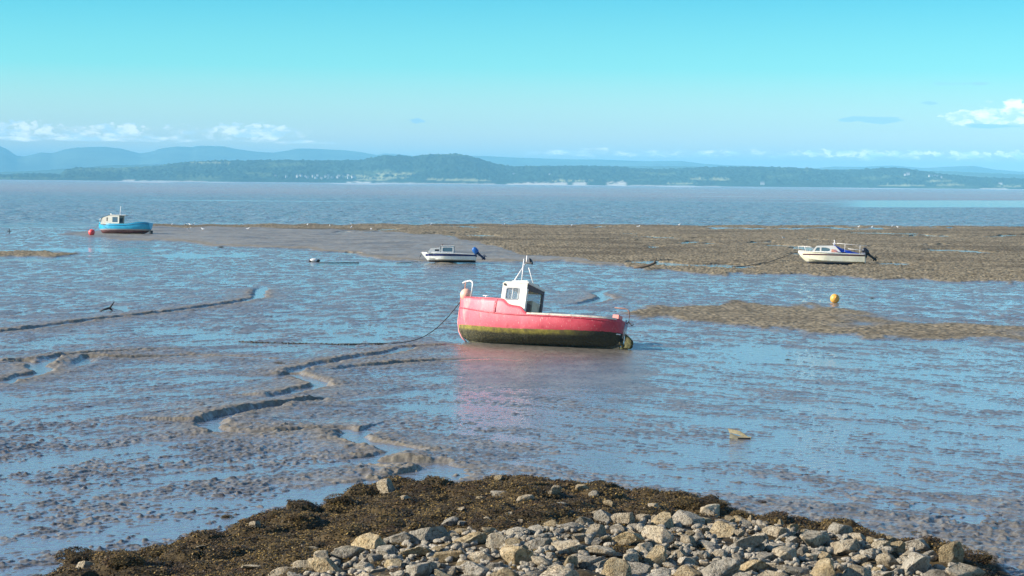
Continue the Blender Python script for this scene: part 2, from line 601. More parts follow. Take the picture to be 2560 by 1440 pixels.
def ridge(name, P, D, depth, ncol, nrow, mat, rough_amp, canopy, usp=(-900, 3460), attrf=None, back=0.6):
    u = np.linspace(usp[0], usp[1], ncol)
    th = np.arctan((u - 1280) / F)
    s = np.linspace(0, 1 + back, nrow)
    S, TT = np.meshgrid(s, th, indexing='ij')
    Uu = np.meshgrid(s, u, indexing='ij')[1]
    hy = 457 + (u - 1280) * ROLL
    elev = (hy - profile(P, u)) / F * np.cos(th)
    Dr = D + depth
    H = elev * Dr + CAMH
    H = np.meshgrid(s, H, indexing='ij')[1]
    R = D + depth * S
    Xh, Yh = R * np.sin(TT), R * np.cos(TT)
    shape = np.where(S <= 1, np.sin(np.clip(S, 0, 1) * math.pi / 2) ** 0.85, np.cos(np.clip((S - 1) / back, 0, 1) * math.pi / 2))
    valley = fbm(Xh / (depth * .35), Yh / (depth * .35), 5, 31)
    Zh = H * shape
    Zh = Zh + rough_amp * np.minimum(H, 150) * valley * np.sin(np.clip(S, 0, 1) * math.pi) ** 1.0
    if canopy:
        Zh += canopy * (np.abs(perlin(Xh / 14, Yh / 14, 3)) * 1.0 + .7 * perlin(Xh / 30, Yh / 30, 8)) * sstep(S, .02, .1)
    Zh[0] = -0.6
    a = attrf(Uu, Xh, Yh, Zh, S) if attrf else None
    if attrf and 'dz' in a: Zh = Zh + a.pop('dz')
    o = grid_mesh(name, Xh, Yh, Zh, mat, a)
    tag(o, kind='structure')
    return Xh, Yh, Zh, Uu

FELLS = [(-900, 372), (-500, 350), (-300, 372), (-100, 352), (-40, 350), (0, 366), (15, 372), (40, 389), (60, 391), (100, 382), (130, 385), (160, 375), (190, 370),
    (260, 368), (300, 372), (350, 384), (380, 379), (400, 372), (440, 367), (480, 369), (490, 366), (520, 366), (560, 368), (590, 374), (640, 380),
    (680, 382), (710, 378), (740, 372), (790, 373), (860, 377), (900, 381), (940, 388), (960, 384), (1000, 386), (1030, 390),
    (1080, 395), (1180, 390), (1220, 391), (1300, 396), (1400, 400), (1480, 400), (1600, 404), (1700, 404), (1760, 411), (1820, 414),
    (1880, 415), (1960, 420), (2030, 421), (2080, 416), (2150, 418), (2230, 414), (2300, 420), (2360, 418), (2430, 416), (2480, 424),
    (2560, 430), (2800, 424), (3460, 432)]
MID = [(-900, 420), (-300, 431), (0, 432), (100, 428), (200, 420), (280, 414), (400, 413), (500, 408), (620, 405), (900, 410), (1240, 416), (1700, 418),
    (1950, 424), (2060, 425), (2150, 424), (2300, 428), (2400, 431), (2560, 438), (3460, 446)]
NEAR = [(-900, 425), (-300, 438), (0, 441), (60, 438), (100, 437), (150, 440), (165, 427), (200, 424), (300, 424), (400, 418), (450, 410), (540, 405), (640, 404),
    (760, 405), (830, 405), (900, 404), (930, 398), (960, 392), (1000, 393), (1030, 396), (1050, 391), (1100, 389), (1130, 388),
    (1160, 391), (1200, 402), (1240, 415), (1280, 421), (1330, 420), (1400, 419), (1480, 418), (1550, 421), (1610, 426),
    (1640, 427), (1700, 425), (1750, 423), (1800, 421), (1880, 421), (1940, 422), (2000, 424), (2050, 428), (2100, 430),
    (2160, 428), (2200, 424), (2230, 423), (2260, 426), (2300, 432), (2360, 440), (2400, 444), (2450, 447), (2500, 449), (2560, 451), (2800, 455), (3460, 452)]

def near_attr(u, x, y, z, s):
    _, v = proj(x, y, z)
    rag = fbm(u / 26.0, v / 4.0, 3, 4) * 5
    fld = np.zeros_like(u)
    for (cx, cy, rx, ry) in ((880, 440, 42, 2.6), (985, 434, 52, 3.2), (960, 444, 60, 2.2), (930, 449, 45, 2), (1742, 447, 22, 3), (1795, 448, 26, 3.2), (520, 406, 60, 1.3),
                             (2345, 452, 34, 2.6), (2370, 462, 40, 2.4), (1420, 452, 60, 2.2), (2250, 464, 60, 2.0), (1130, 449, 70, 2.2), (1190, 452, 40, 2), (2520, 466, 40, 2), (1700, 459, 40, 1.6)):
        q = ((u + rag - cx) / rx) ** 2 + ((v + rag * .35 - cy) / ry) ** 2
        fld = np.maximum(fld, 1 - sstep(q, .7, 1.15))
    clf = np.zeros_like(u)
    for (a, b_, hgt) in ((300, 340, 4.5), (340, 520, 2.0), (860, 930, 4.5), (930, 1240, 3.0), (1260, 1390, 4), (1300, 1420, 8), (1424, 1468, 9), (1510, 1568, 12), (1570, 1800, 2), (2440, 2520, 2.5)):
        base_v = 457 + (u - 1280) * ROLL + 4.4
        top = base_v - hgt * (0.75 + .5 * fbm(u / 22.0, u * 0 + a, 2, 9))
        clf = np.maximum(clf, sstep(u, a, a + 10) * (1 - sstep(u, b_ - 10, b_)) * sstep(v, top - 1, top + 1))
    return {'field': fld, 'cliff': clf, 'dz': -(fld * 0)}

ridge('distant_fells', FELLS, 15500, 2500, 900, 70, hill_mat('fell_grass', (.10, .13, .08), True), .28, 0, back=.3)
ridge('middle_hills', MID, 10500, 1800, 700, 50, hill_mat('hill_pasture', (.06, .10, .05), True), .2, 5, back=.5)
nX, nY, nZ, nU = ridge('wooded_hills', NEAR, 7080, 1250, 1300, 110, hill_mat('hill_wood', (.025, .048, .03)), .18, 9, attrf=near_attr)

def near_ground(px, py):
    """the point of the wooded hills seen at a pixel (front slope)"""
    Uu, Vv = proj(nX, nY, nZ)
    j = int(np.argmin(np.abs(Uu[40] - px)))
    i = int(np.argmin(np.abs(Vv[:68, j] - py)))
    return Vector((nX[i, j], nY[i, j], nZ[i, j]))

# small pale houses on the far shore
wallm = simple('far_render', (.50, .48, .45), .8, var=.05)
roofm = simple('far_slate', (.16, .15, .16), .8, var=.1)
def house(w, d, h):
    root = empty('house')
    MB().box(-w / 2, w / 2, -d / 2, d / 2, -3, h).build('wall', wallm, root)
    p = [(-d / 2 - .3, h), (d / 2 + .3, h), (0, h + d * .42)]
    MB().prism(p, 'x', -w / 2 - .3, w / 2 + .3).build('roof', roofm, root)
    return root
def copy_tree(o, parent=None):
    c = o.copy(); col.objects.link(c); c.parent = parent
    for ch in list(o.children): copy_tree(ch, c)
    return c
random.seed(5)
protoh = [house(8, 6, 4), house(14, 8, 5.5), house(6, 6, 5)]
HS = [(1905, 461, 1, 'lone white house on the far shore below the wood, right of centre'),
      (2268, 438, 1, 'white house high on the right-hand wooded ridge'),
      (2326, 443, 1, 'leftmost large pale house on the right-hand ridge slope'),
      (2340, 444, 1, 'middle large pale house on the right-hand ridge slope'),
      (2352, 445, 2, 'rightmost large pale house on the right-hand ridge slope'),
      (1284, 438, 0, 'small white house alone in the wood right of the highest wooded hill'),
      (1376, 438, 0, 'small white cottage in the wood above the pale cliffs'),
      (2500, 464, 1, 'white house near the shore at the far right'),
      (884, 446, 1, 'long pale house left of the shore village, nearest the water'),
      (2262, 439, 0, 'small white house beside the one high on the right-hand ridge')]
for x in range(22):
    px = 668 + x * 9.6 + random.uniform(-3, 3) if x > 7 else 690 + x * 26
    HS.append((px, 442 + random.uniform(0, 4.5) - (2 if x < 8 else 0), random.choice([0, 0, 2]), None))
used = set()
for (px, py, k, lab) in HS:
    h_ = protoh[k] if k not in used else copy_tree(protoh[k])
    used.add(k)
    g_ = near_ground(px, py)
    h_.location = g_ + Vector((0, -2, 1.5))
    h_.rotation_euler = (0, 0, random.uniform(-.5, .5))
    tag(h_, lab or 'tiny white house in the village strung along the foot of the far wooded hills', 'house',
        'houses of the far shore village' if lab is None else 'single houses across the bay')

# ------------------------------------------------------------------ haze
def make_haze():
    m = bpy.data.materials.new('haze_air'); m.use_nodes = True
    t = NT(m.node_tree); t.n.clear()
    v = t.new('ShaderNodeVolumePrincipled')
    v.inputs['Color'].default_value = (.28, .72, .97, 1)
    v.inputs['Density'].default_value = HAZE_D
    v.inputs['Anisotropy'].default_value = -0.3
    o = t.new('ShaderNodeOutputMaterial')
    t.l.new(v.outputs[0], o.inputs['Volume'])
    b = MB().box(-36000, 36000, -300, 35000, -3.5, 395).build('haze', m)
    tag(b, kind='stuff')
HAZE_D = 9.5e-5
make_haze()
# ------------------------------------------------------------------ mudflat
def PG(pts, z=0.0):
    return [tuple(G(p[0], p[1], z))[:2] for p in pts]

BANK_PX = [(60, 1475), (130, 1432), (200, 1385), (330, 1400), (480, 1352), (560, 1335), (610, 1308), (680, 1290), (790, 1290), (825, 1268), (860, 1235),
    (970, 1222), (1100, 1222), (1240, 1208), (1400, 1212), (1500, 1225), (1650, 1250), (1780, 1262), (1850, 1292),
    (2000, 1325), (2100, 1335), (2200, 1352), (2350, 1380), (2470, 1412), (2520, 1475)]
bank_poly = PG(BANK_PX)
l0, r0_ = bank_poly[0], bank_poly[-1]
bank_poly = bank_poly + [(r0_[0] + 2.0, 24.0), (r0_[0] + 4, 6.0), (l0[0] - 4, 6.0), (l0[0] - 1.5, 24.0)]

CREEKS = [  # points (photo), half width, bank height
    ([(1180, 862), (1130, 863), (1030, 869), (960, 886), (850, 904), (800, 914), (747, 926), (728, 938), (715, 942)], .10, .10),
    ([(700, 944), (728, 938), (794, 957), (803, 967), (760, 976), (722, 986), (690, 996), (650, 1000)], .12, .13),
    ([(850, 998), (790, 1003), (775, 1006), (700, 1016), (620, 1031), (560, 1046), (522, 1058), (490, 1062)], .12, .20),
    ([(500, 1058), (522, 1062), (530, 1072), (556, 1082), (620, 1086), (697, 1084), (780, 1078), (853, 1077), (892, 1081), (920, 1080)], .08, .11),
    ([(905, 1076), (892, 1083), (872, 1096), (931, 1111), (992, 1121), (1014, 1130), (970, 1140), (905, 1151), (880, 1156)], .19, .09),
    ([(880, 1150), (960, 1160), (1030, 1162), (1087, 1162), (1130, 1170)], .12, .12),
    ([(1060, 1160), (1100, 1172), (1070, 1190), (960, 1206), (860, 1222), (760, 1240)], .30, .03),
    ([(668, 718), (650, 727), (646, 746), (590, 758), (520, 768), (400, 784), (250, 799), (165, 812), (60, 826), (-60, 836), (-300, 850)], .13, .11),
    ([(-200, 968), (0, 962), (60, 945), (110, 932), (92, 917), (130, 900), (160, 892), (280, 884), (420, 874), (560, 869)], .14, .12),
    ([(1395, 770), (1480, 757), (1518, 746), (1492, 734), (1530, 722)], .22, .10),
    ([(-200, 905), (0, 908), (60, 905), (110, 932)], .1, .08),
    ([(1360, 905), (1230, 898), (1100, 903), (1000, 909), (880, 921), (790, 935)], .09, .07),
    ([(170, 930), (225, 895), (330, 896), (480, 890), (640, 895), (740, 905)], .06, .05),
]
POOLS = [  # (cx, cy, rx, ry) photo
    (880, 855, 95, 6), (620, 853, 60, 3), (900, 1215, 70, 12), (780, 1240, 70, 12), (640, 1285, 60, 14), (540, 1310, 90, 16), (380, 1345, 70, 18), (200, 1372, 90, 12),
    (1110, 1180, 60, 12), (1010, 1195, 80, 8), (1085, 793, 28, 5), (1845, 1070, 30, 6), (1960, 1095, 60, 5), (2080, 1090, 70, 6), (560, 1310, 60, 12),
    (940, 1160, 60, 5), (60, 915, 40, 5), (115, 912, 25, 8), (2560, 1120, 60, 14), (2300, 1270, 90, 7), (2420, 1300, 90, 7), (1700, 1195, 60, 6), (2060, 1180, 70, 5), (650, 738, 10, 8),
    (300, 770, 40, 2.2), (2120, 1030, 90, 5), (1420, 665, 60, 3), (2440, 630, 60, 2.5), (1720, 608, 40, 2), (1900, 607, 40, 2), (2350, 612, 60, 1.6), (1530, 600, 40, 1.4), (1780, 612, 30, 2),
    (1880, 640, 0.1, .1), (2140, 618, 60, 1.5), (1600, 601, 40, 1.2), (2000, 572, 300, 2.0), (1480, 569, 120, 1.4), (2350, 590, 160, 1.6), (900, 582, 70, 1.4), (880, 634, 22, 2), (1145, 583, 90, 1.2),
    (1620, 700, 120, 3), (1660, 655, 40, 3), (2330, 655, 30, 1), (2520, 590, 80, 2), (70, 650, 90, 4), (250, 625, 180, 4), (500, 640, 160, 4), (900, 660, 120, 3)]

TAN_PX = [(150, 588), (200, 580), (380, 568), (800, 566), (1400, 600), (1560, 640), (1560, 668), (1400, 655), (1250, 657), (1050, 657), (880, 636), (740, 624), (560, 617), (470, 606), (300, 602), (250, 596)]
BRN_PX = [(380, 563), (700, 561), (1200, 561), (2560, 566), (3600, 578), (3600, 740), (2560, 709), (2300, 702), (1800, 686), (1640, 678), (1500, 655), (1330, 640), (1200, 610), (1100, 588), (900, 578), (700, 572), (380, 569)]
BR2_PX = [(1555, 782), (1620, 770), (1720, 764), (1850, 758), (1980, 764), (2120, 768), (2300, 778), (2560, 792), (3400, 820), (3400, 880), (2560, 852), (2300, 848), (2150, 842), (2000, 826), (1850, 816), (1700, 802), (1600, 795)]
BR3_PX = [(-400, 632), (0, 630), (110, 631), (200, 636), (150, 642), (0, 644), (-400, 650)]

PALE = [(690, 1475), (780, 1405), (880, 1392), (940, 1362), (1060, 1352), (1180, 1330), (1300, 1332), (1480, 1306), (1600, 1292), (1700, 1272),
        (1840, 1296), (2000, 1330), (2150, 1352), (2300, 1378), (2400, 1410), (2450, 1475)]
pale_ground = PG(PALE, .45)
def bank_height(x, y):
    sd = sdist(x, y, bank_poly)
    n = fbm(x / 1.6, y / 1.6, 3, 12)
    sdn = sd + .35 * n
    h = 0.12 * sstep(sdn, -.25, .55) + 0.08 * np.clip(sdn, 0, 20)
    # boulders under the weed: rounded lumps from cellular noise
    cell = 0.8
    gx, gy = np.floor(x / cell), np.floor(y / cell)
    best = np.full(x.shape, 9.0); amp_ = np.zeros(x.shape)
    for ox in (-1, 0, 1):
        for oy in (-1, 0, 1):
            cx_, cy_ = gx + ox, gy + oy
            hx = (hash2(cx_, cy_, 71) / 65536.0); hy_ = (hash2(cx_, cy_, 72) / 65536.0)
            ha = (hash2(cx_, cy_, 73) / 65536.0)
            d = np.hypot(x / cell - cx_ - hx, y / cell - cy_ - hy_)
            m = d < best
            best = np.where(m, d, best); amp_ = np.where(m, ha, amp_)
    lump = np.clip(1 - (best / .62) ** 2, 0, 1) ** .6 * (0.04 + .20 * amp_ ** 1.7)
    pm = 1 - .85 * sstep(sdist(x, y, pale_ground), -.3, .6)
    h = h + pm * .10 * fbm(x / 1.7, y / 1.7, 3, 13)
    h = h + pm * lump * sstep(sdn, 0.0, .5) + .05 * fbm(x / .35, y / .35, 3, 44) * sstep(sdn, -.1, .3)
    return h - .02, sdn

NTH = 1150
ths = np.concatenate([np.radians(np.linspace(-42, -15.8, 60)), np.linspace(math.radians(-15.6), math.radians(15.6), NTH),
                      np.radians(np.linspace(15.8, 42, 60))])
rs = [13.0]
while rs[-1] < 335:
    r = rs[-1]
    rs.append(r * (1 + (.004 if r < 26 else 0.00115 if r < 105 else .0018)))
rs = np.array(rs)
X, Y = polar(rs, ths)
R = np.hypot(X, Y)
U, V = proj(X, Y, np.zeros_like(X))
dxs = R * math.radians(31.2) / NTH
warp = fbm(U / 120, V / 14, 3, 91)
wu, wv = U + 30 * warp, V + (V - 450) * .045 * fbm(U / 90, V / 20, 3, 92)

def umask(poly, soft):
    s = sdist(wu, wv * 4, [(p[0], p[1] * 4) for p in poly])
    return sstep(s, -soft, soft)
tan_ = umask(TAN_PX, 8)
brn = umask(BRN_PX, 9)
br2 = umask(BR2_PX, 22)
br3 = umask(BR3_PX, 8)
patchy = fbm(X / 9, Y / 16, 4, 55)
br2 = br2 * sstep(patchy + .75 * (1 - sstep(U, 1800, 2150)), -.26, .16) * .9
brown = np.clip(np.maximum(np.maximum(brn, br2), br3), 0, 1)
tan_ = tan_ * (1 - brown)

# --- heights of the wet flat
hi = lambda wl: np.clip(1.6 - dxs / wl * 2.2, 0, 1)
big = fbm(X / 14, Y / 11, 3, 1)
med = fbm(X / 3.1, Y / 2.3, 3, 2)
sml = fbm(X / .85, Y / .6, 3, 3)
clod = np.abs(perlin(X / .32 + .6 * sml, Y / .26, 4))
fine = perlin(X / .12, Y / .12, 6)
lowsoft = sstep(fbm(X / 20, Y / 20, 2, 15), -.35, .25)
ang = np.radians(52 - 95 * sstep(U, 500, 1900))
ca, sa = np.cos(ang), np.sin(ang)
wx, wy = X + .5 * med, Y + .5 * big
# blend two fixed directions so that the grain turns smoothly across the flat
def grain(la, lb, seed):
    def g(a_):
        c_, s_ = math.cos(a_), math.sin(a_)
        return perlin((wx * c_ + wy * s_) / la, (-wx * s_ + wy * c_) / lb, seed)
    k = sstep(U, 600, 1700)
    return g(math.radians(50)) * (1 - k) + g(math.radians(-42)) * k
g1 = grain(1.0, .34, 31); g2 = grain(.42, .17, 32); g3 = grain(3.4, 1.0, 33)
cl1 = perlin(X / .18, Y / .19, 81) + .55 * perlin(X / .085, Y / .11, 82) * hi(.085)
cl2 = perlin(X / .40, Y / .36, 83)
crumb = np.clip(cl1, -.25, 1) * hi(.18)
patch = sstep(g3 + .6 * med + .25 * g1, -.45, .35)
g4 = grain(8.0, 2.0, 34)
streak = (.5 * fbm(X / 1.6 + .3 * big, Y / 3.4, 3, 36) + .7 * fbm(X / .62, Y / 1.3, 3, 38)) * sstep(R, 60, 105)
slab = sstep(grain(.46, .16, 35) + .45 * cl1, .02, .30) * hi(.17)
rough_l = .52 + .34 * sstep(V, 1010, 1130) * (1 - .75 * sstep(U, 700, 1250)) + .30 * sstep(V, 1240, 1330) * sstep(U, 1500, 2000)
H = -.006 + .009 * sstep(R, 75, 110) + .004 * big + .005 * med + .006 * sml + .012 * g3 + .012 * g4
H += .012 * g1 + .010 * g2 + .032 * rough_l * crumb * (.50 + .50 * patch) * (1 - .35 * sstep(R, 60, 160)) + .018 * rough_l * slab * (.4 + .6 * patch) + .05 * streak + .012 * rough_l * np.clip(cl2, -.2, 1)
lumpn = perlin(X / .30, Y / .24, 37) + .55 * cl1 + .25 * g2
lump = sstep(lumpn, .62, .95) * sstep(g3 + .6 * med, -.3, .3) * hi(.26)
H += .020 * rough_l * lump
lump = lump * rough_l
film = sstep(-(.5 * g1 + .45 * g2 + .3 * sml + .35 * g3 + .45 * crumb + 1.2 * streak) + .25 * big - .06, -.18, .08)
# scattered lumps of weed and worm casts
# smoother, wetter on the right middle; rougher on the left foreground
smooth_r = sstep(U, 1250, 1700) * sstep(V, 820, 900) * (1 - sstep(V, 1150, 1260))
H = H * (1 - .35 * smooth_r)
# mud by the bank is a little higher and duller
H += .03 * sstep(V, 1190, 1330) * sstep(U, 1250, 1700)
H_tan = .10 + .022 * perlin(X / .9, Y / 3.1, 46) + .012 * perlin(X / .4, Y / 1.1, 47) + .03 * big + .012 * med + .006 * sml
H_brn = .085 - .16 * sstep(fbm(X / 11, Y / 19, 4, 45), .24, .36) + .05 * big + .02 * med + (.12 - .07 * br2) * np.abs(perlin(X / .30, Y / .5, 41)) * hi(.6) + .03 * perlin(X / .9, Y / .9, 42) - .035 * br2
H = H * (1 - tan_) + H_tan * tan_
H = H * (1 - brown) + H_brn * brown

pool = np.zeros_like(X)
for (cx_, cy_, rx, ry) in POOLS:
    q = ((wu - cx_) / rx) ** 2 + ((wv - cy_) / ry) ** 2
    pool = np.maximum(pool, 1 - sstep(q, .55, 1.25))
H = H * (1 - pool) + (-.035 + .5 * np.minimum(H, .03)) * pool
creek = np.zeros_like(X); edge_ = np.zeros_like(X)
for (pts, hw, bh) in CREEKS:
    g_ = PG(pts)
    vmin = min(p[1] for p in pts) - 40; vmax = max(p[1] for p in pts) + 60
    rows = np.where((V[:, 60 + NTH // 2] > vmin - 40) & (V[:, 60 + NTH // 2] < vmax + 40))[0]
    a, b_ = rows.min(), rows.max() + 1
    x_, y_ = X[a:b_], Y[a:b_]
    s, par = pdist(x_, y_, g_)
    s = s + .14 * fbm(x_ / .7, y_ / .7, 3, 61) + .04 * perlin(x_ / .16, y_ / .16, 62) * hi(.16)[a:b_]
    fade = np.minimum(sstep(par, 0, 1.2), 1 - sstep(par, len(pts) - 2.6, len(pts) - 1.05))
    wv_ = hw * (.75 + .5 * perlin(par * .9, par * 0 + 3, 5)) * (.4 + .6 * fade)
    bh_ = bh * fade * (.8 + .45 * fbm(x_ / 2.4, y_ / 2.4, 2, 66))
    face = sstep(s, wv_, wv_ + .36 + .2 * perlin(x_ / 1.1, y_ / 1.1, 69))
    top = bh_ * np.exp(-np.clip((s - wv_) / 1.5, 0, 9) ** 1.4)
    near_ = np.exp(-np.clip((s - wv_) / 1.3, 0, 9) ** 2) * fade
    hh = H[a:b_]
    rough = .022 * np.abs(perlin(x_ / .22, y_ / .22, 68)) * hi(.2)[a:b_] + .02 * perlin(x_ / .5, y_ / .5, 70)
    hh = hh + (top + rough * near_) * face
    k = (1 - face) * np.clip(fade * 1.6, 0, 1)
    hh = hh * (1 - k) + (-.05) * k
    H[a:b_] = hh
    edge_[a:b_] = np.maximum(edge_[a:b_], near_ * face)
# scoured, smooth silt round the stranded boat
sm = sstep(U, 1080, 1200) * (1 - sstep(U, 1560, 1680)) * sstep(V, 850, 868) * (1 - sstep(V + 20 * sml, 940, 1020))
film = film * (1 - .75 * sm)
H = H * (1 - .7 * sm) + (.014 + .014 * fbm(X / 2.5, Y / .9, 3, 99)) * sm
lump = lump * (1 - sm) * (1 - brown) * (1 - tan_)
# the shore edge of the flat falls away under the sea
edge_v = 561.5 + (U - 1280) * .0042 + 12 * sstep(-U, -400, -170) + 2.2 * fbm(U / 150, U * 0, 3, 88)
H = H - 1.2 * (1 - sstep(V, edge_v - 3.5, edge_v + .4))
# the stony bank
near_rows = R[:, 0] < 62
nr = int(near_rows.sum())
bh2, sdn = bank_height(X[:nr], Y[:nr])
bk = np.zeros_like(X)
bk[:nr] = sstep(sdn, -.35, .0)
H[:nr] = np.where(sdn > -.35, np.maximum(H[:nr], bh2 * sstep(sdn, -.35, .1)), H[:nr])

ts = sdist(wu, wv * 4, [(p[0], p[1] * 4) for p in TAN_PX])
lit_lip = .9 * sstep(ts, 0, 6) * (1 - sstep(ts, 14, 44)) * sstep(V, 592, 602) * (1 - brown)  # sunlit lower rim of the tan bank, put in as lighter colour
def mud_mat():
    m, t, b = mat_new('wet_mud')
    g = t.new('ShaderNodeNewGeometry')
    pos = g.outputs['Position']
    n1 = t.noise(t.scalev(pos, (.5, .5, 1)), 1, 5, .6)
    n2 = t.noise(t.scalev(pos, (5, 5, 8)), 1, 5, .65)
    n3 = t.noise(t.scalev(pos, (2.2, 2.2, 2)), 1, 4, .6)
    wet = t.mix(t.ss(n1, .35, .65), (.132, .116, .092), (.212, .190, .152))
    wet = t.mix(t.ss(n2, .54, .64, 0, .85), wet, (.028, .022, .019))
    wet = t.mix(t.ss(t.noise(t.scalev(pos, (3.0, 1.2, 1)), 1, 5, .75), .54, .64, 0, .6), wet, (.055, .046, .04))
    tanc = t.mix(t.ss(n1, .35, .65), (.19, .165, .125), (.27, .235, .175))
    brc = t.mix(t.ss(n3, .36, .62), (.10, .078, .042), (.30, .24, .15))
    brc = t.mix(t.ss(n2, .56, .70, 0, .7), brc, (.36, .31, .21))
    brc = t.mix(t.ss(t.noise(t.scalev(pos, (.05, .07, 1)), 1, 6, .72), .48, .62, 0, .62), brc, (.075, .055, .03))
    brc = t.mix(t.ss(t.noise(t.scalev(pos, (.9, .6, 1)), 1, 5, .8), .56, .66, 0, .6), brc, (.05, .04, .025))
    wet = t.mix(t.math('MULTIPLY', attr(t, 'lump'), .75), wet, (.045, .026, .022))
    n4 = t.noise(t.scalev(pos, (.13, .30, 1)), 1, 6, .75)
    tanc = t.mix(t.ss(n4, .50, .59, 0, .8), tanc, (.085, .07, .052))
    tanc = t.mix(t.ss(n4, .30, .42, .6, 0), tanc, (.36, .31, .25))
    c = t.mix(attr(t, 'tan'), wet, tanc)
    c = t.mix(attr(t, 'brown'), c, brc)
    c = t.mix(t.math('MULTIPLY', attr(t, 'edge'), .55), c, t.mix(t.ss(n2, .4, .6), (.17, .13, .085), (.32, .26, .165)))
    bkc = t.mix(t.ss(n2, .35, .65), (.028, .020, .010), (.080, .054, .022))
    c = t.mix(attr(t, 'bank'), c, bkc)
    t.l.new(c, b.inputs['Base Color'])
    dry = t.math('MAXIMUM', attr(t, 'brown'), t.math('MAXIMUM', attr(t, 'bank'), t.math('MULTIPLY', attr(t, 'edge'), .6)))
    fm = t.math('MULTIPLY', attr(t, 'film'), t.ss(t.noise(t.scalev(pos, (5.5, 2.2, 1)), 1, 5, .7), .42, .53))
    rgh = t.math('ADD', t.math('MAXIMUM', t.ss(dry, 0, 1, 0, .85), t.ss(fm, 0, 1, .34, .13)), t.math('MULTIPLY', attr(t, 'tan'), .22), clamp=True)
    t.l.new(rgh, b.inputs['Roughness'])
    t.l.new(t.math('MULTIPLY', t.ss(dry, 0, 1, 1, .25), t.ss(fm, 0, 1, .75, 1.0)), b.inputs['Specular IOR Level'])
    f1 = t.noise(t.scalev(pos, (9, 7, 9)), 1, 5, .65)
    f2 = t.noise(t.scalev(pos, (1.6, 1.1, 1)), 1, 4, .6)
    bp = t.new('ShaderNodeBump')
    bp.inputs['Distance'].default_value = 1
    t.l.new(t.math('MAXIMUM', t.ss(fm, 0, 1, .8, .25), dry), bp.inputs['Strength'])
    hsum = t.math('ADD', t.math('MULTIPLY', f1, .020), t.math('MULTIPLY', f2, .035))
    t.l.new(hsum, bp.inputs['Height'])
    t.l.new(bp.outputs[0], b.inputs['Normal'])
    return m
mud = grid_mesh('mudflat', X, Y, H, mud_mat(), {'tan': tan_, 'brown': brown, 'edge': np.maximum(edge_, lit_lip), 'bank': bk, 'lump': lump, 'film': film * (1 - .7 * edge_) * (1 - tan_ * .3)})
tag(mud, kind='structure')
mud_R, mud_T, mud_H = rs, ths, H

def ground_z(x, y):
    """height of the mudflat mesh under a point"""
    r = math.hypot(x, y); th = math.atan2(x, y)
    i = min(max(int(np.searchsorted(mud_R, r)), 1), len(mud_R) - 1)
    j = min(max(int(np.searchsorted(mud_T, th)), 1), len(mud_T) - 1)
    return float(mud_H[i, j])

def GP(px, py, dz=0.0):
    """the ground point seen at a photo pixel"""
    z = 0.0
    for _ in range(7):
        p = G(px, py, z)
        z = .5 * z + .5 * max(ground_z(p.x, p.y), 0.0)
    p = G(px, py, z)
    return Vector((p.x, p.y, max(ground_z(p.x, p.y), 0) + dz))

# the film of water lying in the pools, runnels and creeks
def pool_mat():
    m, t, b = mat_new('pool_water')
    g = t.new('ShaderNodeNewGeometry')
    pos = g.outputs['Position']
    b.inputs['Base Color'].default_value = (.15, .15, .16, 1)
    b.inputs['Roughness'].default_value = .05
    b.inputs['IOR'].default_value = 1.333
    b.inputs['Specular IOR Level'].default_value = .75
    n = t.noise(t.scalev(pos, (3.5, 3.0, 1)), 1, 4, .6)
    bp = t.new('ShaderNodeBump')
    bp.inputs['Distance'].default_value = .03
    t.l.new(n, bp.inputs['Height'])
    t.l.new(bp.outputs[0], b.inputs['Normal'])
    return m
pt = np.radians(np.linspace(-42, 42, 160))
pu = np.clip(1280 + F * np.tan(pt), -900, 3460)
pe = 561.0 + (pu - 1280) * .0042 + 12 * sstep(-pu, -400, -170)
rmax = CAMH * F / (pe - (HOR + (pu - 1280) * ROLL)) / np.cos(pt)
PF, PT_ = np.meshgrid(np.linspace(0, 1, 40), pt, indexing='ij')
PR = 20 * (np.meshgrid(np.linspace(0, 1, 40), rmax / 20, indexing='ij')[1]) ** PF
PX_, PY_ = PR * np.sin(PT_), PR * np.cos(PT_)
pw = grid_mesh('pool_water', PX_, PY_, np.zeros_like(PX_) + .002, pool_mat())
tag(pw, kind='structure')
# ------------------------------------------------------------------ boats
def cr(P, x):
    """smooth curve through (x, value) pairs"""
    xs = [p[0] for p in P]; ys = [p[1] for p in P]
    if x <= xs[0]: return ys[0]
    if x >= xs[-1]: return ys[-1]
    i = max(j for j in range(len(xs) - 1) if xs[j] <= x)
    def sl(k):
        if k == 0: return (ys[1] - ys[0]) / (xs[1] - xs[0])
        if k == len(xs) - 1: return (ys[-1] - ys[-2]) / (xs[-1] - xs[-2])
        a = (ys[k] - ys[k - 1]) / (xs[k] - xs[k - 1]); b = (ys[k + 1] - ys[k]) / (xs[k + 1] - xs[k])
        return 0 if a * b <= 0 else 2 * a * b / (a + b)
    h = xs[i + 1] - xs[i]; t = (x - xs[i]) / h
    return ((1 + 2 * t) * (1 - t) ** 2 * ys[i] + t * (1 - t) ** 2 * h * sl(i) + t * t * (3 - 2 * t) * ys[i + 1] + t * t * (t - 1) * h * sl(i + 1))

def round_sec(B, H, K, full, n=16):
    """half section from keel to sheer of a round-bilged hull"""
    out = []
    for i in range(n + 1):
        t = (i / n) ** 1.5
        g = (1 - (1 - t) ** (1.3 + 2.2 * full)) ** (1.0 - .5 * full)
        out.append((B * g, K + (H - K) * t))
    return out

def chine_sec(B, H, K, full, n=12):
    cz = K + (H - K) * (.30 + .25 * (1 - full)); cy = B * (.86 * full + .55 * (1 - full))
    pts = [(0, K), (cy * .5, K + (cz - K) * .42), (cy, cz), (cy + .012, cz + .012), (cy + (B - cy) * .55, cz + (H - cz) * .5), (B, H)]
    return pts

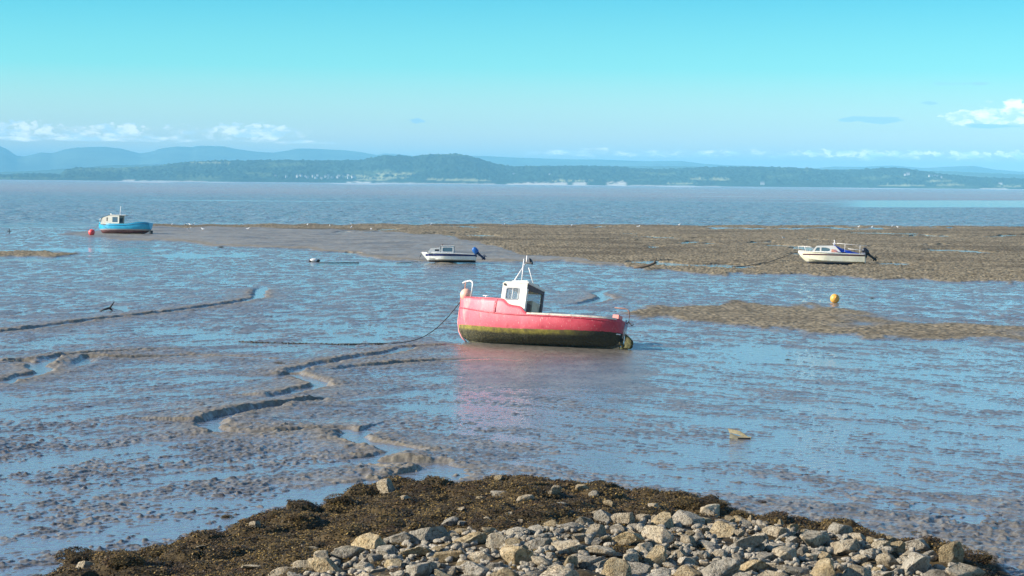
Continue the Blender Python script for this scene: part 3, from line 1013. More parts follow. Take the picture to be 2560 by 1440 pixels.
def hull_rows(xs, B, H, K, Fu, sec):
    rows = []
    for x in xs:
        s = sec(cr(B, x), cr(H, x), cr(K, x), cr(Fu, x))
        rows.append([(x, y, z) for (y, z) in reversed(s)] + [(x, -y, z) for (y, z) in s[1:]])
    return rows

def deck_strip(xs, B, zf, inset=0.02):
    rows = []
    for x in xs:
        b = max(cr(B, x) - inset, .005)
        z = zf(x)
        rows.append([(x, b * k, z + .03 * (1 - k * k)) for k in (-1, -.6, -.2, .2, .6, 1)])
    return rows

def side_tube(xs, yf, zf, r, M_=None):
    L_ = [(x, yf(x), zf(x)) for x in xs]
    m = MB().tube(L_, r, 6)
    m.tube([(x, -y, z) for x, y, z in L_], r, 6)
    return m

def lin(a, b, n): return [a + (b - a) * i / (n - 1) for i in range(n)]

def pose(px, py, yaw, heel=0, trim=0, sink=0.0):
    g = GP(px, py)
    z = ground_z(g.x, g.y)
    return Matrix.Translation((g.x, g.y, max(z, 0) - sink)) @ Matrix.Rotation(math.radians(yaw), 4, 'Z') @ \
        Matrix.Rotation(math.radians(trim), 4, 'Y') @ Matrix.Rotation(math.radians(heel), 4, 'X')

# paints
white_gel = simple('white_gelcoat', (.80, .78, .72), .35, var=.06, vscale=2, dirt=(.66, .62, .50))
cream = simple('cream_paint', (.82, .79, .66), .45, var=.08, vscale=3, dirt=(.60, .52, .36))
glass = simple('window_glass', (.10, .15, .19), .06, var=.1, spec=.8)
dark_rub = simple('black_rubber', (.02, .02, .022), .5, var=.3)
galv = simple('galvanised_tube', (.55, .55, .54), .4, metal=.5, var=.15)
white_tube = simple('white_tube', (.80, .78, .74), .4, var=.08)
bark = simple('weathered_wood', (.16, .11, .07), .8, var=.4, bump=.01)

def clear_glass():
    m, t, b = mat_new('clear_pane')
    b.inputs['Base Color'].default_value = (.75, .85, .9, 1)
    b.inputs['Transmission Weight'].default_value = .85
    b.inputs['Roughness'].default_value = .08
    b.inputs['IOR'].default_value = 1.05
    return m
pane_m = clear_glass()

def red_hull_mat():
    m, t, b = mat_new('red_hull_paint')
    tcn = t.new('ShaderNodeTexCoord'); ov = tcn.outputs['Object']
    s = t.new('ShaderNodeSeparateXYZ'); t.l.new(ov, s.inputs[0])
    x, y, z = s.outputs
    n = t.noise(ov, 1.6, 5, .65)
    ns = t.noise(t.scalev(ov, (1.2, 1.2, .25)), 6, 5, .7)
    nf = t.noise(ov, 14, 6, .7)
    red = t.mix(t.ss(n, .35, .68), (.46, .022, .045), (.58, .06, .085))
    # paint bleached towards the bow; deeper red paints in the stern's shade
    red = t.mix(t.ss(x, -2.6, 2.2, .0, .85), red, (.72, .15, .19))
    red = t.mix(t.math('MULTIPLY', t.ss(t.noise(t.scalev(ov, (.8, .8, .5)), 2.2, 4, .6), .5, .7), t.ss(x, .6, 2.0, 0, .45)), red, (.86, .50, .42))
    red = t.mix(t.ss(ns, .56, .72, 0, .6), red, (.30, .035, .04))
    red = t.mix(t.ss(t.noise(t.scalev(ov, (3, 3, 1)), 7, 6, .75), .58, .66, 0, .65), red, (.80, .52, .45))
    xp = t.math('MAXIMUM', x, 0.0)
    xn = t.math('MINIMUM', x, 0.0)
    zb = t.math('ADD', t.math('ADD', .395, t.math('MULTIPLY', t.math('MULTIPLY', xp, xp), .023)), t.math('MULTIPLY', t.math('MULTIPLY', xn, xn), .013))
    zz = t.math('SUBTRACT', t.math('ADD', z, t.math('MULTIPLY', t.math('SUBTRACT', ns, .5), .07)), zb)
    alg = t.mix(t.ss(nf, .38, .62), (.19, .16, .022), (.34, .28, .05))
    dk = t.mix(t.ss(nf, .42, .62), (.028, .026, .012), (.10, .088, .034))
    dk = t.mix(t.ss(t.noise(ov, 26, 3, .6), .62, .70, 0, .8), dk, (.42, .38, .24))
    dk = t.mix(t.ss(x, -2.2, 1.2, .75, 0), dk, (.018, .018, .010))  # blacker aft: shade under the stern painted into the growth
    alg = t.mix(t.ss(t.noise(ov, 3.5, 5, .7), .46, .62, 0, .8), alg, (.10, .075, .03))
    low = t.mix(t.ss(t.math('ADD', zz, t.math('MULTIPLY', t.math('SUBTRACT', n, .5), .12)), -.20, -.09), dk, t.mix(t.ss(x, -2.7, -.9), dk, alg))  # weed band blackens aft with the same painted shade
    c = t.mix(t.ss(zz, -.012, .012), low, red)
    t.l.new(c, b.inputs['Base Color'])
    t.l.new(t.ss(zz, -.01, .01, .8, .5), b.inputs['Roughness'])
    bp = t.new('ShaderNodeBump'); bp.inputs['Distance'].default_value = .03
    t.l.new(t.ss(zz, -.01, .01, .9, .10), bp.inputs['Strength'])
    t.l.new(nf, bp.inputs['Height'])
    t.l.new(bp.outputs[0], b.inputs['Normal'])
    return m

def build_red_boat():
    root = empty('fishing_boat')
    hm = red_hull_mat()
    HL = 3.38
    B = [(-3.38, .30), (-3.25, .48), (-2.9, .74), (-2.3, .96), (-1.4, 1.11), (-.3, 1.17), (.8, 1.15), (1.6, 1.05), (2.3, .84), (2.9, .50), (3.2, .24), (3.38, .035)]
    Hm = [(-3.38, 1.02), (-2.4, .98), (-1, .96), (.0, .96), (1, 1.02), (2, 1.15), (3.38, 1.36)]
    Hs = [(-3.38, 1.02), (-2.4, .98), (-1, .96), (-.04, .965), (.08, 1.02), (.22, 1.17), (.62, 1.22), (.78, 1.28), (1.0, 1.44), (1.3, 1.46), (2, 1.50), (2.8, 1.58), (3.38, 1.66)]
    K = [(-3.38, .20), (-3.1, .08), (-2.6, .02), (-1.5, 0), (2.3, 0), (2.85, .06), (3.12, .18), (3.28, .40), (3.38, .75)]
    Fu = [(-3.38, .2), (-2.6, .5), (-1.5, .85), (.5, 1.0), (1.8, .8), (2.6, .5), (3.38, .15)]
    xs = sorted(set([-3.38 + 6.76 * i / 70 for i in range(71)] + [-.04, .08, .22, .78, 1.0, 3.3, 3.34]))
    rows = hull_rows(xs, B, Hs, K, Fu, round_sec)
    m = MB().loft(rows, cap0=True)
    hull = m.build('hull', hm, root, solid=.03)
    # keel and skeg
    MB().prism([(-3.35, -.02), (2.6, -.05), (2.95, .05), (2.6, .04), (-2.3, .03), (-3.0, .10), (-3.32, .22)], 'y', -.045, .045).build('keel', hm, root)
    # raised rubbing strake along the side, bulwark seam and stem band
    redm = simple('strake_paint', (.62, .07, .10), .4, var=.2, vscale=6, dirt=(.8, .5, .45))
    zr = lambda x: .875 + .036 * max(x, 0) ** 2 + (.002 * x * x if x < 0 else 0)
    def yr(x):
        s = round_sec(cr(B, x), cr(Hs, x), cr(K, x), cr(Fu, x), 30)
        z_ = zr(x)
        for (a, b_) in zip(s, s[1:]):
            if a[1] <= z_ <= b_[1]: return a[0] + (b_[0] - a[0]) * (z_ - a[1]) / (b_[1] - a[1] + 1e-9) + .006
        return s[-1][0]
    side_tube(lin(-3.33, 3.36, 60), yr, zr, .026).build('rubbing_strake', redm, root)
    MB().tube([(2.93, 0, .0), (3.14, 0, .16), (3.30, 0, .39), (3.395, 0, .75), (3.40, 0, 1.68)], .028, 6).build('stem_band', simple('stem_paint', (.80, .30, .28), .5, var=.3, vscale=5, dirt=(.3, .26, .08)), root)
    yb = lambda x: cr(B, x) + .012
    MB().prism([(1.30, .93), (1.36, .93), (1.34, 1.47), (1.24, 1.47)], 'y', 1.05, 1.12).build('bulwark_seam', redm, root)
    # bleached gunwale cap, worn aft
    cap = simple('worn_gunwale', (.74, .68, .56), .7, var=.3, vscale=4, dirt=(.38, .07, .08), bump=.006)
    rw = MB()
    for sgn in (1, -1):
        rows = []
        for x in lin(-3.3, -.06, 40):
            b_ = cr(B, x); h_ = cr(Hm, x)
            rows.append([(x, sgn * (b_ + .025), h_ - .055), (x, sgn * (b_ + .028), h_ + .012), (x, sgn * (b_ - .13), h_ + .02), (x, sgn * (b_ - .13), h_ - .04)])
        rw.loft(rows, closed=True, smooth=False, cap0=True, cap1=True)
    rw.build('gunwale', cap, root)
    side_tube(lin(-.06, 3.30, 40), lambda x: cr(B, x) - .004, lambda x: cr(Hs, x) + .004, .022).build('bulwark_rail', redm, root)
    # decks
    fd = MB().loft(deck_strip(lin(1.05, 3.33, 20), B, lambda x: cr(Hs, x) - .10), smooth=True)
    fd.build('foredeck', simple('deck_paint', (.55, .14, .15), .6, var=.2, vscale=5, dirt=(.5, .4, .35)), root, solid=.02)
    sd = MB().loft(deck_strip(lin(-3.3, 1.2, 30), B, lambda x: .50, .28))
    sd.build('cockpit_floor', simple('floor_paint', (.34, .30, .26), .7, var=.3, vscale=4), root, solid=.02)
    # inner lining of the cockpit
    MB().box(1.02, 1.06, -.94, .94, .62, 1.34).build('cabin_bulkhead', cream, root)
    # wheelhouse
    x0, x1, yw, zt = .32, 1.32, .70, 2.20
    wh = MB()
    win_p = rrect(.62, 1.16, 1.52, 1.97, .07)
    poly = [(x1, zt - .04), (x0, zt - .04), (x0, .62), (x1 + .03, .95)]
    for sgn, win in ((1, win_p), (-1, rrect(.44, 1.10, 1.42, 2.03, .07))):
        o_ = outer_for(win, poly)
        a, b_ = (yw - .03, yw) if sgn > 0 else (-yw, -yw + .03)
        wh.ring(win, o_, 'y', a, b_)
    fw = rrect(-.48, .48, 1.66, 2.03, .06)
    wh.ring(fw, outer_for(fw, [(.67, zt - .04), (-.67, zt - .04), (-.67, 1.0), (.67, 1.0)]), 'x', x1 - .03, x1)
    wheel = wh.build('wheelhouse', cream, root)
    rf = MB()
    rf.loft([[(x0 - .03, -yw - .02, zt - .05), (x0 - .03, -yw + .06, zt + .02), (x0 - .03, 0, zt + .05), (x0 - .03, yw - .06, zt + .02), (x0 - .03, yw + .02, zt - .05)],
             [(x1 - .02, -yw - .02, zt - .05), (x1 - .04, -yw + .06, zt + .01), (x1 - .04, 0, zt + .04), (x1 - .04, yw - .06, zt + .01), (x1 - .02, yw + .02, zt - .05)],
             [(x1 + .03, -yw, zt - .10), (x1 + .03, -yw + .08, zt - .08), (x1 + .03, 0, zt - .06), (x1 + .03, yw - .08, zt - .08), (x1 + .03, yw, zt - .10)]], cap0=True, smooth=False)
    rf.build('roof', cream, wheel, bevel=.0, solid=.03)
    fr = MB()
    fr.ring(rrect(.645, 1.135, 1.545, 1.945, .06), rrect(.605, 1.175, 1.505, 1.985, .08), 'y', yw - .005, yw + .012)
    fr.build('window_frame', simple('grey_seal', (.30, .31, .32), .5), wheel)
    wn = MB().prism(rrect(.63, 1.15, 1.53, 1.96, .06), 'y', yw - .02, yw - .012).build('window', pane_m, wheel)
    MB().box(.88, .90, yw - .012, yw - .002, 1.53, 1.96).box(1.06, 1.12, yw - .20, yw - .18, 1.50, 1.85).build('window_bar', white_gel, wheel)
    MB().prism(rrect(.45, 1.09, 1.43, 2.02, .06), 'y', -yw + .012, -yw + .02).build('window', pane_m, wheel)
    MB().prism(rrect(-.47, .47, 1.67, 2.02, .05), 'x', x1 - .02, x1 - .012).build('window', pane_m, wheel)
    # after face: dark timber head and posts round the open doorway
    dkw = simple('doorway_timber', (.13, .095, .09), .7, var=.4, vscale=6)
    dw = MB()
    dw.prism([(-yw + .03, zt - .05), (yw - .03, zt - .05), (yw - .03, zt - .30), (yw - .14, zt - .30), (-yw + .12, zt - .20), (-yw + .03, zt - .20)], 'x', x0 - .01, x0 + .03)
    dw.box(x0 - .012, x0 + .035, -yw + .03, -yw + .12, .52, zt - .2)
    dw.build('door_frame', dkw, wheel)
    MB().box(x0 - .02, x0 + .02, yw - .12, yw + .005, .62, zt - .25).build('door_post', cream, wheel, bevel=.01)
    MB().box(x0 - .015, x0 + .02, -yw - .01, -yw + .03, .60, zt - .06).build('corner_trim', simple('blue_grey_trim', (.12, .17, .24), .6), wheel)
    MB().box(x0 + .06, x0 + .55, -.55, .0, .50, 1.64).build('engine_box', simple('stained_panel', (.66, .60, .40), .6, var=.15, vscale=6, dirt=(.45, .38, .2)), root, bevel=.015)
    MB().box(x0 + .10, x0 + .55, .04, .56, .50, 1.50).build('locker', simple('dark_locker', (.10, .05, .04), .6, var=.5, vscale=8), root, bevel=.015)
    MB().ball((x1 - .08, yw + .03, zt - .12), .045).build('deck_light', simple('lamp_grey', (.25, .22, .18), .4), wheel)
    MB().tube([(1.12, .42, zt + .02), (1.12, .42, zt + .07), (.42, .52, zt + .07), (.42, .52, zt + .02)], .018, 6).build('roof_rail', white_tube, wheel)
    # tripod mast
    mast = MB()
    ap = Vector((.86, .0, 3.07))
    mast.tube([(1.10, .36, zt + .02), ap], .026, 6).tube([(.66, -.60, zt - .02), (.80, -.14, 2.92)], .02, 6)
    mast.tube([(.78, .30, zt + .02), (.83, .26, 3.16)], .024, 6)
    mast.tube([ap - Vector((.02, 0, .05)), ap + Vector((.0, 0, .27))], .022, 6)
    ms = mast.build('mast', white_tube, root)
    MB().ball(ap + Vector((-.16, -.06, .07)), (.05, .13, .13), Matrix.Rotation(.5, 3, 'Y')).box(.62, .92, -.04, .04, 3.04, 3.09).build('radar_reflector', dark_rub, ms)
    MB().lathe([(.07, 0), (.08, .05), (.03, .09), (.05, .17)], Matrix.Translation((.56, -.60, zt - .01)), 10).build('horn', dark_rub, wheel)
    MB().lathe([(.10, 0), (.10, .05), (.04, .08)], Matrix.Translation((.50, -.62, zt - .04)), 10).build('roof_vent', white_gel, wheel)
    # pulpit rail at the bow
    pr_ = MB().tube([(2.70, .50, 1.54), (2.70, .50, 2.08), (2.74, .49, 2.18), (2.86, .44, 2.24), (3.25, .12, 2.26), (3.40, .02, 2.24), (3.34, -.10, 2.18), (3.30, -.14, 1.66)], .028, 8)
    pr_.build('pulpit_rail', white_tube, root)
    MB().tube([(3.16, .24, 1.60), (3.20, .17, 2.30)], .014, 6).build('rail_post', simple('orange_cord', (.72, .30, .16), .7), root)
    MB().tube([(1.75, .88, 1.60), (2.02, .82, 1.61)], .018, 6).tube([(1.88, .85, 1.46), (1.88, .85, 1.61)], .018, 6).build('cleat', white_tube, root)
    # stern gear
    MB().box(-3.32, -3.08, .0, .34, .98, 1.18).build('stern_block', simple('pink_block', (.80, .25, .20), .5, dirt=(.5, .1, .08)), root, bevel=.01)
    MB().tube([(-3.05, .20, 1.46), (-3.42, .10, 1.46), (-3.56, .08, 1.40), (-3.62, .06, 1.20), (-3.60, .05, .98), (-3.52, .05, .92)], .022, 6).build('stern_rail', simple('rusty_tube', (.32, .16, .12), .6, dirt=(.6, .5, .45)), root)
    MB().tube([(-3.60, .05, .98), (-3.74, .05, .86), (-3.80, .05, .90)], .02, 6).build('stern_hook', dark_rub, root)
    MB().tube([(-3.50, .03, 1.05), (-3.44, .03, .38)], .036, 8).tube([(-3.56, .03, .95), (-3.52, .03, .38)], .018, 6).build('rudder_stock', galv, root)
    MB().tube([(-2.75, .42, .50), (-3.42, .22, .48)], .022, 6).tube([(-2.72, .42, .52), (-2.66, .44, .42)], .03, 6).build('quarter_bar', white_tube, root)
    def weedy(name):
        return simple(name, (.11, .10, .03), .85, var=.6, vscale=9, dirt=(.25, .24, .08), bump=.06, bscale=12)
    wd = weedy('weeded_iron')
    rd = MB()
    rows = []
    random.seed(3)
    for zi in range(9):
        z_ = .02 + zi * .062
        w = [.30, .33, .36, .38, .36, .30, .24, .16, .06][zi]
        ring = []
        for k in range(12):
            a = 2 * math.pi * k / 12
            ring.append((-3.52 - w * .5 * (1 + math.cos(a)) * random.uniform(.9, 1.08), .04 + .07 * math.sin(a) * random.uniform(.7, 1.4), z_ + random.uniform(-.015, .015)))
        rows.append(ring)
    rd.loft(rows, closed=True, cap0=True, cap1=True)
    rd.build('rudder', wd, root)
    pp = MB()
    for k in range(3):
        Mx = Matrix.Translation((-3.42, 0, .20)) @ Matrix.Rotation(2.1 * k + .3, 4, 'X') @ Matrix.Rotation(.5, 4, 'Z')
        pp.ball((0, 0, 0), (.03, .07, .15), None, 8)
        for i in range(len(pp.v) - 58, len(pp.v)):
            pp.v[i] = tuple(Mx @ (Vector(pp.v[i]) + Vector((0, 0, .10))))
    pp.tube([(-3.05, 0, .17), (-3.38, 0, .16)], .05, 8)
    pp.build('propeller', simple('crusted_bronze', (.22, .17, .08), .6, var=.5, vscale=14), root)
    MB().tube([(-3.20, 0, .03), (-3.66, 0, .02)], .035, 6).tube([(-3.46, .06, .02), (-3.46, .06, .34)], .016, 6).build('skeg_bar', wd, root)
    root.matrix_world = pose(1341, 863, 152, 15, 0.2, .0) @ Matrix.Scale(1.03, 4)
    tag(root, 'faded red fishing boat with cream wheelhouse, stranded leaning on wet mud with green weed below', 'boat', 'boats aground on the mud')
    return root
red_boat = build_red_boat()
bpy.context.view_layer.update()
RBM = red_boat.matrix_world.copy()

def buoy(name, r, c, col_, loc, label, cat='buoy', eye=True):
    root = empty(name, loc)
    mt = simple(name + '_skin', col_, .45, var=.12, vscale=4, dirt=tuple(x * .6 for x in col_))
    MB().ball((0, 0, 0), (r, r, r * 1.04), None, 20).build('float', mt, root)
    MB().lathe([(r * .24, r * .96), (r * .22, r * 1.08), (r * .12, r * 1.12)], None, 10).tube(
        [(-r * .12, 0, r * 1.06), (-r * .08, 0, r * 1.18), (r * .08, 0, r * 1.18), (r * .12, 0, r * 1.06)], r * .04, 6).build('eye', mt, root)
    tag(root, label, cat)
    return root
bl = RBM @ Vector((3.10, .18, 1.53 + .22))
b1 = buoy('fender_buoy', .235, 0, (.90, .50, .36), bl, 'faded salmon pink buoy sitting on the bow of the red fishing boat')
b1.rotation_euler = (2.5, .5, .4)
g = GP(2087, 757)
b2 = buoy('mooring_buoy', .245, 0, (.85, .42, .07), g + Vector((0, 0, .22)), 'round orange buoy lying alone on the wet mud below the right-hand cruiser')
g = GP(229, 588)
b2.rotation_euler = (1.2, .3, 0)
b3 = buoy('mooring_buoy', .34, 0, (.85, .08, .08), g + Vector((0, 0, .30)), 'red pink buoy on the mud just off the bow of the blue boat')
b3.rotation_euler = (.4, .7, 0)

# ---- blue boat
def blue_hull_mat():
    m, t, b = mat_new('blue_hull_paint')
    tcn = t.new('ShaderNodeTexCoord'); ov = tcn.outputs['Object']
    s = t.new('ShaderNodeSeparateXYZ'); t.l.new(ov, s.inputs[0])
    n = t.noise(ov, 2.0, 4, .6)
    ns = t.noise(t.scalev(ov, (1, 1, .3)), 5, 5, .7)
    blue = t.mix(t.ss(n, .4, .6), (.02, .34, .55), (.03, .40, .62))
    z = t.math('ADD', s.outputs[2], t.math('MULTIPLY', t.math('SUBTRACT', ns, .5), .05))
    lowc = t.mix(t.ss(z, .36, .40), t.mix(t.ss(ns, .4, .6), (.10, .035, .04), (.17, .06, .06)), (.30, .30, .30))
    c = t.mix(t.ss(z, .50, .52), lowc, blue)
    t.l.new(c, b.inputs['Base Color'])
    b.inputs['Roughness'].default_value = .35
    return m
def build_blue_boat():
    root = empty('cabin_boat')
    hm = blue_hull_mat()
    B = [(-3.05, .55), (-2.8, .75), (-2.2, .95), (-1.2, 1.05), (.3, 1.07), (1.3, .95), (2.1, .68), (2.7, .34), (3.0, .12), (3.08, .03)]
    H_ = [(-3.05, 1.26), (-2.4, 1.30), (-1.7, 1.27), (-1, 1.14), (0, 1.07), (1.2, 1.08), (2.3, 1.16), (3.08, 1.28)]
    K = [(-3.05, .48), (-2.7, .20), (-2.2, .05), (-1, 0), (2.2, 0), (2.6, .05), (2.8, .25), (3.08, .7)]
    Fu = [(-3.05, .35), (-1.5, .8), (.5, 1), (2, .6), (3.08, .15)]
    xs = lin(-3.05, 3.08, 60)
    MB().loft(hull_rows(xs, B, H_, K, Fu, round_sec), cap0=True).build('hull', hm, root, solid=.03)
    dkb = simple('deep_blue_rail', (.01, .10, .22), .5)
    side_tube(lin(-3.0, 3.03, 50), lambda x: cr(B, x) + .01, lambda x: cr(H_, x) - .17, .03).build('rubbing_strake', dkb, root)
    side_tube(lin(-3.0, 3.03, 50), lambda x: cr(B, x), lambda x: cr(H_, x) + .0, .025).build('gunwale', simple('pale_blue_rail', (.10, .42, .55), .5), root)
    MB().loft(deck_strip(lin(.3, 3.0, 16), B, lambda x: cr(H_, x) - .05)).build('foredeck', white_gel, root, solid=.02)
    MB().loft(deck_strip(lin(-3.0, .4, 16), B, lambda x: .55, .25)).build('cockpit_floor', simple('grey_floor', (.35, .36, .36), .7), root, solid=.02)
    cab = MB()
    prof_c = [(2.62, 1.1), (2.50, 1.62), (2.35, 1.74), (1.65, 1.98), (1.45, 2.02), (.40, 2.02), (.40, .7), (2.3, .9)]
    # cabin shell: front, roof and sides with window openings
    for sgn in (1, -1):
        w1 = rrect(.56, 1.20, 1.24, 1.82, .03)
        cab.ring(w1, outer_for(w1, [(1.36, 2.0), (.40, 2.0), (.40, 1.0), (1.36, 1.0)]), 'y', sgn * .74 - .015, sgn * .74 + .015)
        w2 = rrect(1.74, 1.88, 1.34, 1.76, .03)
        cab.ring(w2, outer_for(w2, [(2.33, 1.74), (1.60, 1.98), (1.361, 2.0), (1.361, 1.0), (2.60, 1.0)]), 'y', sgn * .74 - .015, sgn * .74 + .015)
    cab.loft([[(x, -.755, z), (x, .755, z)] for (x, z) in [(2.60, 1.05), (2.50, 1.60), (2.36, 1.74), (1.62, 1.99), (1.4, 2.03)]], smooth=False)
    cabin = cab.build('cabin', cream, root)
    MB().box(-.40, 1.45, -.79, .79, 2.01, 2.07).build('roof', white_gel, cabin, bevel=.02)
    MB().box(.57, 1.19, .735, .745, 1.25, 1.81).build('window', glass, cabin)
    MB().box(.57, 1.19, -.745, -.735, 1.25, 1.81).build('window', glass, cabin)
    MB().box(1.75, 1.87, .735, .745, 1.35, 1.75).build('window', simple('smoked_pane', (.05, .03, .03), .3), cabin)
    MB().loft([[(x, -.70, z), (x, .70, z)] for (x, z) in [(2.56, 1.63), (2.40, 1.78), (1.62, 2.03)]], smooth=False).build('windscreen', simple('dark_screen', (.06, .05, .06), .3), cabin, solid=.02)
    MB().tube([(.62, 0, 2.06), (.56, 0, 2.92)], .035, 6).ball((.55, 0, 2.98), .06).build('mast', white_tube, root)
    MB().ball((1.62, .1, 2.16), (.12, .12, .09)).build('roof_vent', white_gel, cabin)
    MB().tube([(3.0, .1, 1.26), (3.02, .1, 1.62), (2.7, .34, 1.62), (2.66, .36, 1.2)], .02, 6).tube([(3.0, -.1, 1.26), (3.02, -.1, 1.62), (2.7, -.34, 1.62), (2.66, -.36, 1.2)], .02, 6).build('pulpit_rail', white_tube, root)
    MB().prism([(-3.28, .02), (-2.98, .02), (-2.98, .42), (-3.28, .42)], 'y', -.03, .03).build('rudder', dark_rub, root, bevel=.01)
    MB().ball((-2.88, 0, .30), (.06, .14, .12)).ball((-2.88, 0, .12), (.05, .08, .1)).build('propeller', simple('pale_bronze', (.45, .38, .30), .5), root)
    root.matrix_world = pose(312, 584, 168, 4, 0, .03)
    tag(root, 'bright blue boat with cream cabin and thin mast aground near the water, far left', 'boat', 'boats aground on the mud')
    return root
blue_boat = build_blue_boat()

# ---- outboard engine, tilted
def outboard(parent, x, z, tilt, cowl_m, leg_m, s=1.0):
    M_ = Matrix.Translation((x, 0, z)) @ Matrix.Rotation(math.radians(tilt), 4, 'Y') @ Matrix.Scale(s, 4)
    m = MB()
    rows = []
    for (zz, lx0, lx1, w) in [(.02, -.16, .18, .12), (.10, -.22, .22, .17), (.30, -.24, .22, .18), (.46, -.22, .16, .16), (.54, -.14, .08, .10)]:
        rows.append([tuple(M_ @ Vector((-.12 + (lx0 + lx1) / 2 + (lx1 - lx0) / 2 * math.cos(a), w * math.sin(a), zz))) for a in [2 * math.pi * k / 14 for k in range(14)]])
    m.loft(rows, closed=True, cap0=True, cap1=True)
    eng = m.build('outboard_motor', cowl_m, parent)
    lg = MB()
    rows = []
    for (zz, cx_, lx, w) in [(.04, -.12, .12, .08), (-.2, -.12, .09, .05), (-.5, -.14, .08, .035), (-.66, -.16, .09, .03), (-.80, -.15, .07, .02)]:
        rows.append([tuple(M_ @ Vector((cx_ + lx * math.cos(a), w * math.sin(a), zz))) for a in [2 * math.pi * k / 10 for k in range(10)]])
    lg.loft(rows, closed=True, cap0=True, cap1=True)
    lg.tube([M_ @ Vector((.02, 0, -.62)), M_ @ Vector((-.34, 0, -.62))], .05 * s, 8)
    lg.prism([tuple((M_ @ Vector(p))[i] for i in (0, 2)) for p in [(-.02, 0, -.5), (-.36, 0, -.46), (-.36, 0, -.49), (-.02, 0, -.53)]], 'y', -.10 * s, .10 * s)
    lg.build('motor_leg', leg_m, eng)
    pr2 = MB()
    for k in range(3):
        R2 = M_ @ Matrix.Translation((-.38, 0, -.62)) @ Matrix.Rotation(2.09 * k, 4, 'X')
        pr2.loft([[tuple(R2 @ Vector((-.02, -.03, .03))), tuple(R2 @ Vector((.02, .03, .03)))], [tuple(R2 @ Vector((-.03, -.07, .10))), tuple(R2 @ Vector((.03, .06, .10)))], [tuple(R2 @ Vector((-.01, -.03, .15))), tuple(R2 @ Vector((.01, .03, .15)))]])
    pr2.build('propeller', leg_m, eng, solid=.008)
    br = MB().box(-.02, .10, -.09, .09, -.22, .06, Matrix.Translation((x, 0, z)))
    br.build('bracket', leg_m, parent, bevel=.01)
    return eng

def striped_hull(name, low, mid_, stripe, top, zs, x_lim):
    m, t, b = mat_new(name)
    tcn = t.new('ShaderNodeTexCoord'); ov = tcn.outputs['Object']
    s = t.new('ShaderNodeSeparateXYZ'); t.l.new(ov, s.inputs[0])
    ns = t.noise(t.scalev(ov, (1, 1, .3)), 4, 5, .7)
    mm = t.mix(t.ss(ns, .45, .70, 0, .5), mid_, tuple(x * y for x, y in zip(mid_, (.80, .76, .60))))
    z = s.outputs[2]
    zn = t.math('ADD', z, t.math('MULTIPLY', t.math('SUBTRACT', ns, .5), .03))
    c = t.mix(t.ss(zn, zs[0] - .01, zs[0] + .01), low, mm)
    st = t.math('MULTIPLY', t.math('MULTIPLY', t.ss(z, zs[1] - .006, zs[1] + .006), t.ss(z, zs[2] - .006, zs[2] + .006, 1, 0)), t.ss(s.outputs[0], x_lim - .02, x_lim + .02, 1, 0))
    c = t.mix(st, c, stripe)
    t.l.new(c, b.inputs['Base Color'])
    b.inputs['Roughness'].default_value = .3
    return m

